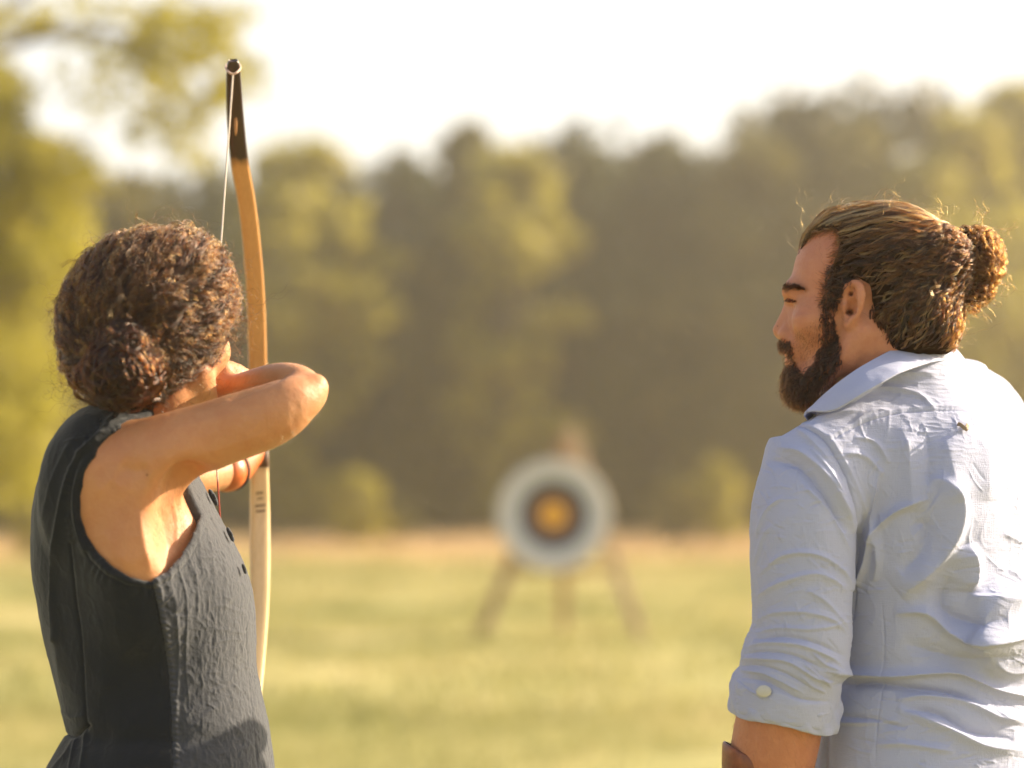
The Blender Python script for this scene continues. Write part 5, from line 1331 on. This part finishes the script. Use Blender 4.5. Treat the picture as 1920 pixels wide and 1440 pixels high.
    # knot of curls
    V = Vox(np.arange(.50, .70, .0028), np.arange(3.15, 3.37, .0028), np.arange(1.50, 1.72, .0028))
    V.ell(Mp(1825, 486, .02), (.036, .038, .042), None, 0); V.ell(Mp(1818, 545, .02), (.030, .030, .020), None, .015); V.chain([tie, Mp(1800, 470, .02)], [.020, .028], .012)
    kv, kf = V.mesh(1); knot = mesh_from('bun', kv + normals(kv, kf) * (.004 * fbm(kv * 90, 2, 4))[:, None], kf, UNDER, root)
    strands, rv = [], []
    for g in range(300):
        base = bc if R.random() < .75 else Mp(1815, 548, .02); sc = np.array([1.0, 1.0, 1.08]) if base is bc else np.array([.8, .8, .6])
        n1 = R.normal(size=3) + np.array([.2, -1.0, 0]); n1 /= np.linalg.norm(n1); u = np.cross(n1, R.normal(size=3)); u /= np.linalg.norm(u); w = np.cross(n1, u)
        a0 = R.random() * 6.28; L = 1.0 + 2.0 * R.random(); t = np.linspace(a0, a0 + L, 24); rr = .0375 + .007 * R.random(); tilt = .2 + .75 * R.random()
        path = base + ((np.cos(t) * rr * tilt)[:, None] * u + (np.sin(t) * rr * tilt)[:, None] * w + n1 * rr * math.sqrt(max(0, 1 - tilt ** 2))) * sc
        amp = .0018 + .0032 * R.random(); wave = .012 + .014 * R.random(); ph = R.random() * 6.28
        for c in range(11): strands.append(curl(path + R.normal(size=3) * .0012, amp, wave, ph + R.normal() * .25, a0=.6)); rv.append(.6 + .8 * R.random())
    hair('bun_strands', strands, .00020, HAIR_M, knot, .4, rv)
    # tie
    tv, tfc = tube(catmull([tie + np.array([0.006, .02 * math.cos(a), .02 * math.sin(a)]) for a in np.linspace(0, 6.283, 12)], 30), .0035, 8, (1, 0, 0)); mesh_from('hair_tie', tv, tfc, UNDER, mass)
    strands, rv = [], []
    for g in range(420):
        r0 = hv[R.choice(idx)]; q, nn = S.near(r0); L = .008 + .020 * R.random() ** 1.8; g_ = tie - q; g_ -= nn * (g_ @ nn); g_ /= np.linalg.norm(g_); t = np.linspace(0, 1, 22)[:, None]
        path = q + nn * (.001 + L * .5 * np.sin(t * 1.9)) + (g_ + R.normal(size=3) * .5) * L * 1.5 * t
        strands.append(curl(path, .001 + .003 * R.random(), .012 + .02 * R.random(), R.random() * 6.28, a0=.3)); rv.append(.4 + .4 * R.random())
    for x0, y0, x1, y1, am in ((1760, 640, 1800, 650, .006), (1740, 640, 1770, 660, .006), (1780, 610, 1815, 625, .007), (1795, 575, 1840, 590, .006), (1870, 450, 1895, 430, .006), (1880, 520, 1900, 545, .006), (1720, 620, 1690, 640, .006), (1690, 600, 1720, 615, .007),
                               (1770, 410, 1750, 395, .005), (1840, 412, 1830, 400, .005), (1850, 570, 1860, 600, .006), (1560, 540, 1572, 556, .004), (1575, 520, 1590, 512, .004), (1600, 386, 1575, 379, .002), (1660, 382, 1690, 374, .002)):
        for c in range(12):
            a_ = Mp(x0 + R.normal() * 9, y0 + R.normal() * 9, .02 - .05 * R.random()); b_ = Mp(x1 + R.normal() * 9, y1 + R.normal() * 9, .02 - .05 * R.random())
            strands.append(curl(catmull([a_, (a_ + b_) / 2 + R.normal(size=3) * .008, b_], 26), am * (.4 + .6 * R.random()), .02 + .02 * R.random(), R.random() * 6.28, a0=.4)); rv.append(.5 + .5 * R.random())
    hair('loose_strands', strands, .00018, HAIR_M, mass, .4, rv)
    # ---- beard, moustache, brows
    full = [(1556, 492), (1582, 500), (1606, 520), (1590, 534), (1574, 556), (1569, 600), (1580, 640), (1582, 676), (1562, 700), (1540, 722), (1520, 752), (1460, 752), (1448, 690), (1455, 652), (1462, 634), (1480, 630), (1490, 650), (1494, 682), (1508, 692), (1528, 676), (1536, 645), (1536, 600), (1540, 560), (1546, 525)]
    bod = np.array([x.co[:] for x in body.data.vertices]); bn = np.array([x.normal[:] for x in body.data.vertices])
    loc = bod - hc; a_ = loc @ F_; b_ = loc @ Lf; c_ = loc @ U_
    mir = hc + np.outer(a_, F_) + np.outer(np.abs(b_), Lf) + np.outer(c_, U_); mpx, mpy = px_of(mir)
    cand = (c_ > -.19) & (a_ > .0) & (np.abs(b_) < .085)
    lips = (np.abs(c_ + .1078) < .0105) & (a_ > .105) & (np.abs(b_) < .022)
    isb = cand & inside_poly(mpx, mpy, full) & ~lips
    ids = np.nonzero(isb)[0]; edge = np.ones(len(bod)); edge[ids] = np.clip(-poly_sdf(mpx[ids], mpy[ids], full) / 7.5, .10, 1) ** 1.2
    strands, rv = [], []
    for g in range(3300):
        i = R.choice(ids)
        if R.random() > edge[i]: continue
        p0 = bod[i]; nn = bn[i]; low = np.clip((-.075 - c_[i]) / .07, 0, 1); side = 1 if b_[i] > 0 else -1
        mous = (c_[i] > -.104) & (a_[i] > .095)
        L0 = (.0050 + .0035 * R.random() if mous else .005 + .0075 * low + .005 * R.random())
        d0 = nn * (.65 if not mous else .32) + U_ * (-.9) + F_ * (.15 * low) + Lf * side * (.25 if mous else -.0) + R.normal(size=3) * .30; d0 /= np.linalg.norm(d0)
        amp, wave, ph = .0007 + .0020 * R.random(), .010 + .010 * R.random(), R.random() * 6.28
        t = np.linspace(0, 1, 14)[:, None]
        for q_ in range(5):
            L = L0 * (.8 + .4 * R.random()); path = p0 + R.normal(size=3) * .0007 + d0 * L * t + U_ * (-.35 * L) * t ** 2 + nn * .0008
            strands.append(curl(path, amp * (1 + .15 * R.normal()), wave, ph + R.normal() * .3, a0=.2)); rv.append(.6 + .6 * R.random())
    hair('beard', strands, .00019, BEARD, body, .4, rv)
    # stubble over the cheek
    st_ = cand & inside_poly(mpx, mpy, [(1485, 630), (1500, 618), (1530, 600), (1542, 640), (1540, 690), (1505, 700), (1490, 680)]); ids2 = np.nonzero(st_)[0]; strands = []
    for g in range(2600 if len(ids2) else 0):
        i = R.choice(ids2); p = bod[i] + R.normal(size=3) * .0012; strands.append(p + (bn[i] * .5 + np.array([0, 0, -.8]) + R.normal(size=3) * .2) * np.linspace(0, 1, 4)[:, None] * .0028)
    if strands: hair('stubble', strands, .000055, BEARD, body, .4)
    # fine hair thinning out over the hairline
    eye0 = Vector((0, 0, CH)); hl = catmull(np.array([(1506, 456), (1526, 440), (1548, 434), (1566, 438), (1568, 458), (1558, 490), (1545, 518), (1539, 548), (1542, 580)], float), 60); fz = []
    for g in range(900):
        a_i = R.integers(1, 59); p_ = hl[a_i]; off = abs(R.normal()) * 6.5; tn = hl[min(59, a_i + 1)] - hl[a_i - 1]; nr_ = np.array([-tn[1], tn[0]]); nr_ /= np.linalg.norm(nr_); 
        if nr_[0] > 0: nr_ = -nr_
        if a_i < 26: nr_ = np.array([-.25, 1.0])
        q_ = p_ + nr_ * (off - 3); h_ = BS.b.ray_cast(eye0, (Vector(P(q_[0], q_[1], 3.2)) - eye0).normalized())
        if h_[0] is None: continue
        q, nn = np.array(h_[0]), np.array(h_[1]); g_ = (Mp(1764, 470, .0) - q); g_ += (np.array([0, 0, -.10]) if a_i > 38 else 0); g_ -= nn * (g_ @ nn); g_ /= np.linalg.norm(g_)
        t = np.linspace(0, 1, 14)[:, None]; L = .010 + .016 * R.random(); fz.append(curl(q + (g_ + R.normal(size=3) * .22) * L * t + nn * (.0006 + .0022 * np.sin(t * 2.2)), .0008 * R.random() + .0003, .012, R.random() * 6.28, a0=.1))
    hair('hairline_strands', fz, .00012, HM[0], body, .5)
    strands, rv = [], []
    for s_ in (-1,):
        for g in range(800):
            u = R.random(); p0 = H(.118 - .030 * u ** 1.4, s_ * (.010 + .040 * u), -.0225 + .006 * math.sin(u * 3) + R.normal() * .0038 * (1.2 - u)); q, nn = BS.near(p0)
            d = Lf * s_ * .9 + F_ * (-.35) + U_ * (.25 - .5 * u) + nn * .35; t = np.linspace(0, 1, 8)[:, None]; strands.append(q + d * .0095 * t + U_ * (-.002) * t ** 2); rv.append(1)
    lash = []
    for s_ in (1, -1):
        for g in range(60):
            u = R.random(); p0 = H(.1030 - .012 * u, s_ * (.022 + .022 * u), -.0385 - .001 * u)
            if s_ < 0: lash.append(p0 + (F_ * .9 + Lf * s_ * .5 * u + U_ * (-.25)) * np.linspace(0, 1, 5)[:, None] * .0075 + R.normal(size=3) * .0006)
    eye0 = Vector((0, 0, CH))
    def onface(px_, py_):
        dr = Vector(P(px_, py_, 3.2)) - eye0; h_ = BS.b.ray_cast(eye0, dr.normalized()); return (np.array(h_[0]), np.array(h_[1])) if h_[0] is not None else (None, None)
    for g in range(80):
        u = R.random(); q, nn = onface(1475 + 19 * u, 561 + 4 * u ** 1.5 + R.normal() * 1.2)
        if q is not None: lash.append(q + (F_ * (.8 - .5 * u) + nn * .5 + U_ * (-.25)) * np.linspace(0, 1, 5)[:, None] * (.0035 + .002 * R.random()) + nn * .0003)
    for g in range(400):
        u = R.random(); w2 = (8.5 - 5.5 * u) if u > .10 else 6; q, nn = onface(1465 + 43 * u, 542 - 5.5 * math.sin(u * 2.6) + 3 * u + R.normal() * w2 * .55)
        if q is not None: strands.append(q + (Lf * .6 - F_ * .55 + U_ * (.30 - .5 * u) + nn * .45) * np.linspace(0, 1, 8)[:, None] * .0085); rv.append(1)
    hair('eyelash', lash, .00030, BEARD, body, .3)
    hair('eyebrow', strands, .00022, BEARD, body, .3, rv)
    return root
man()
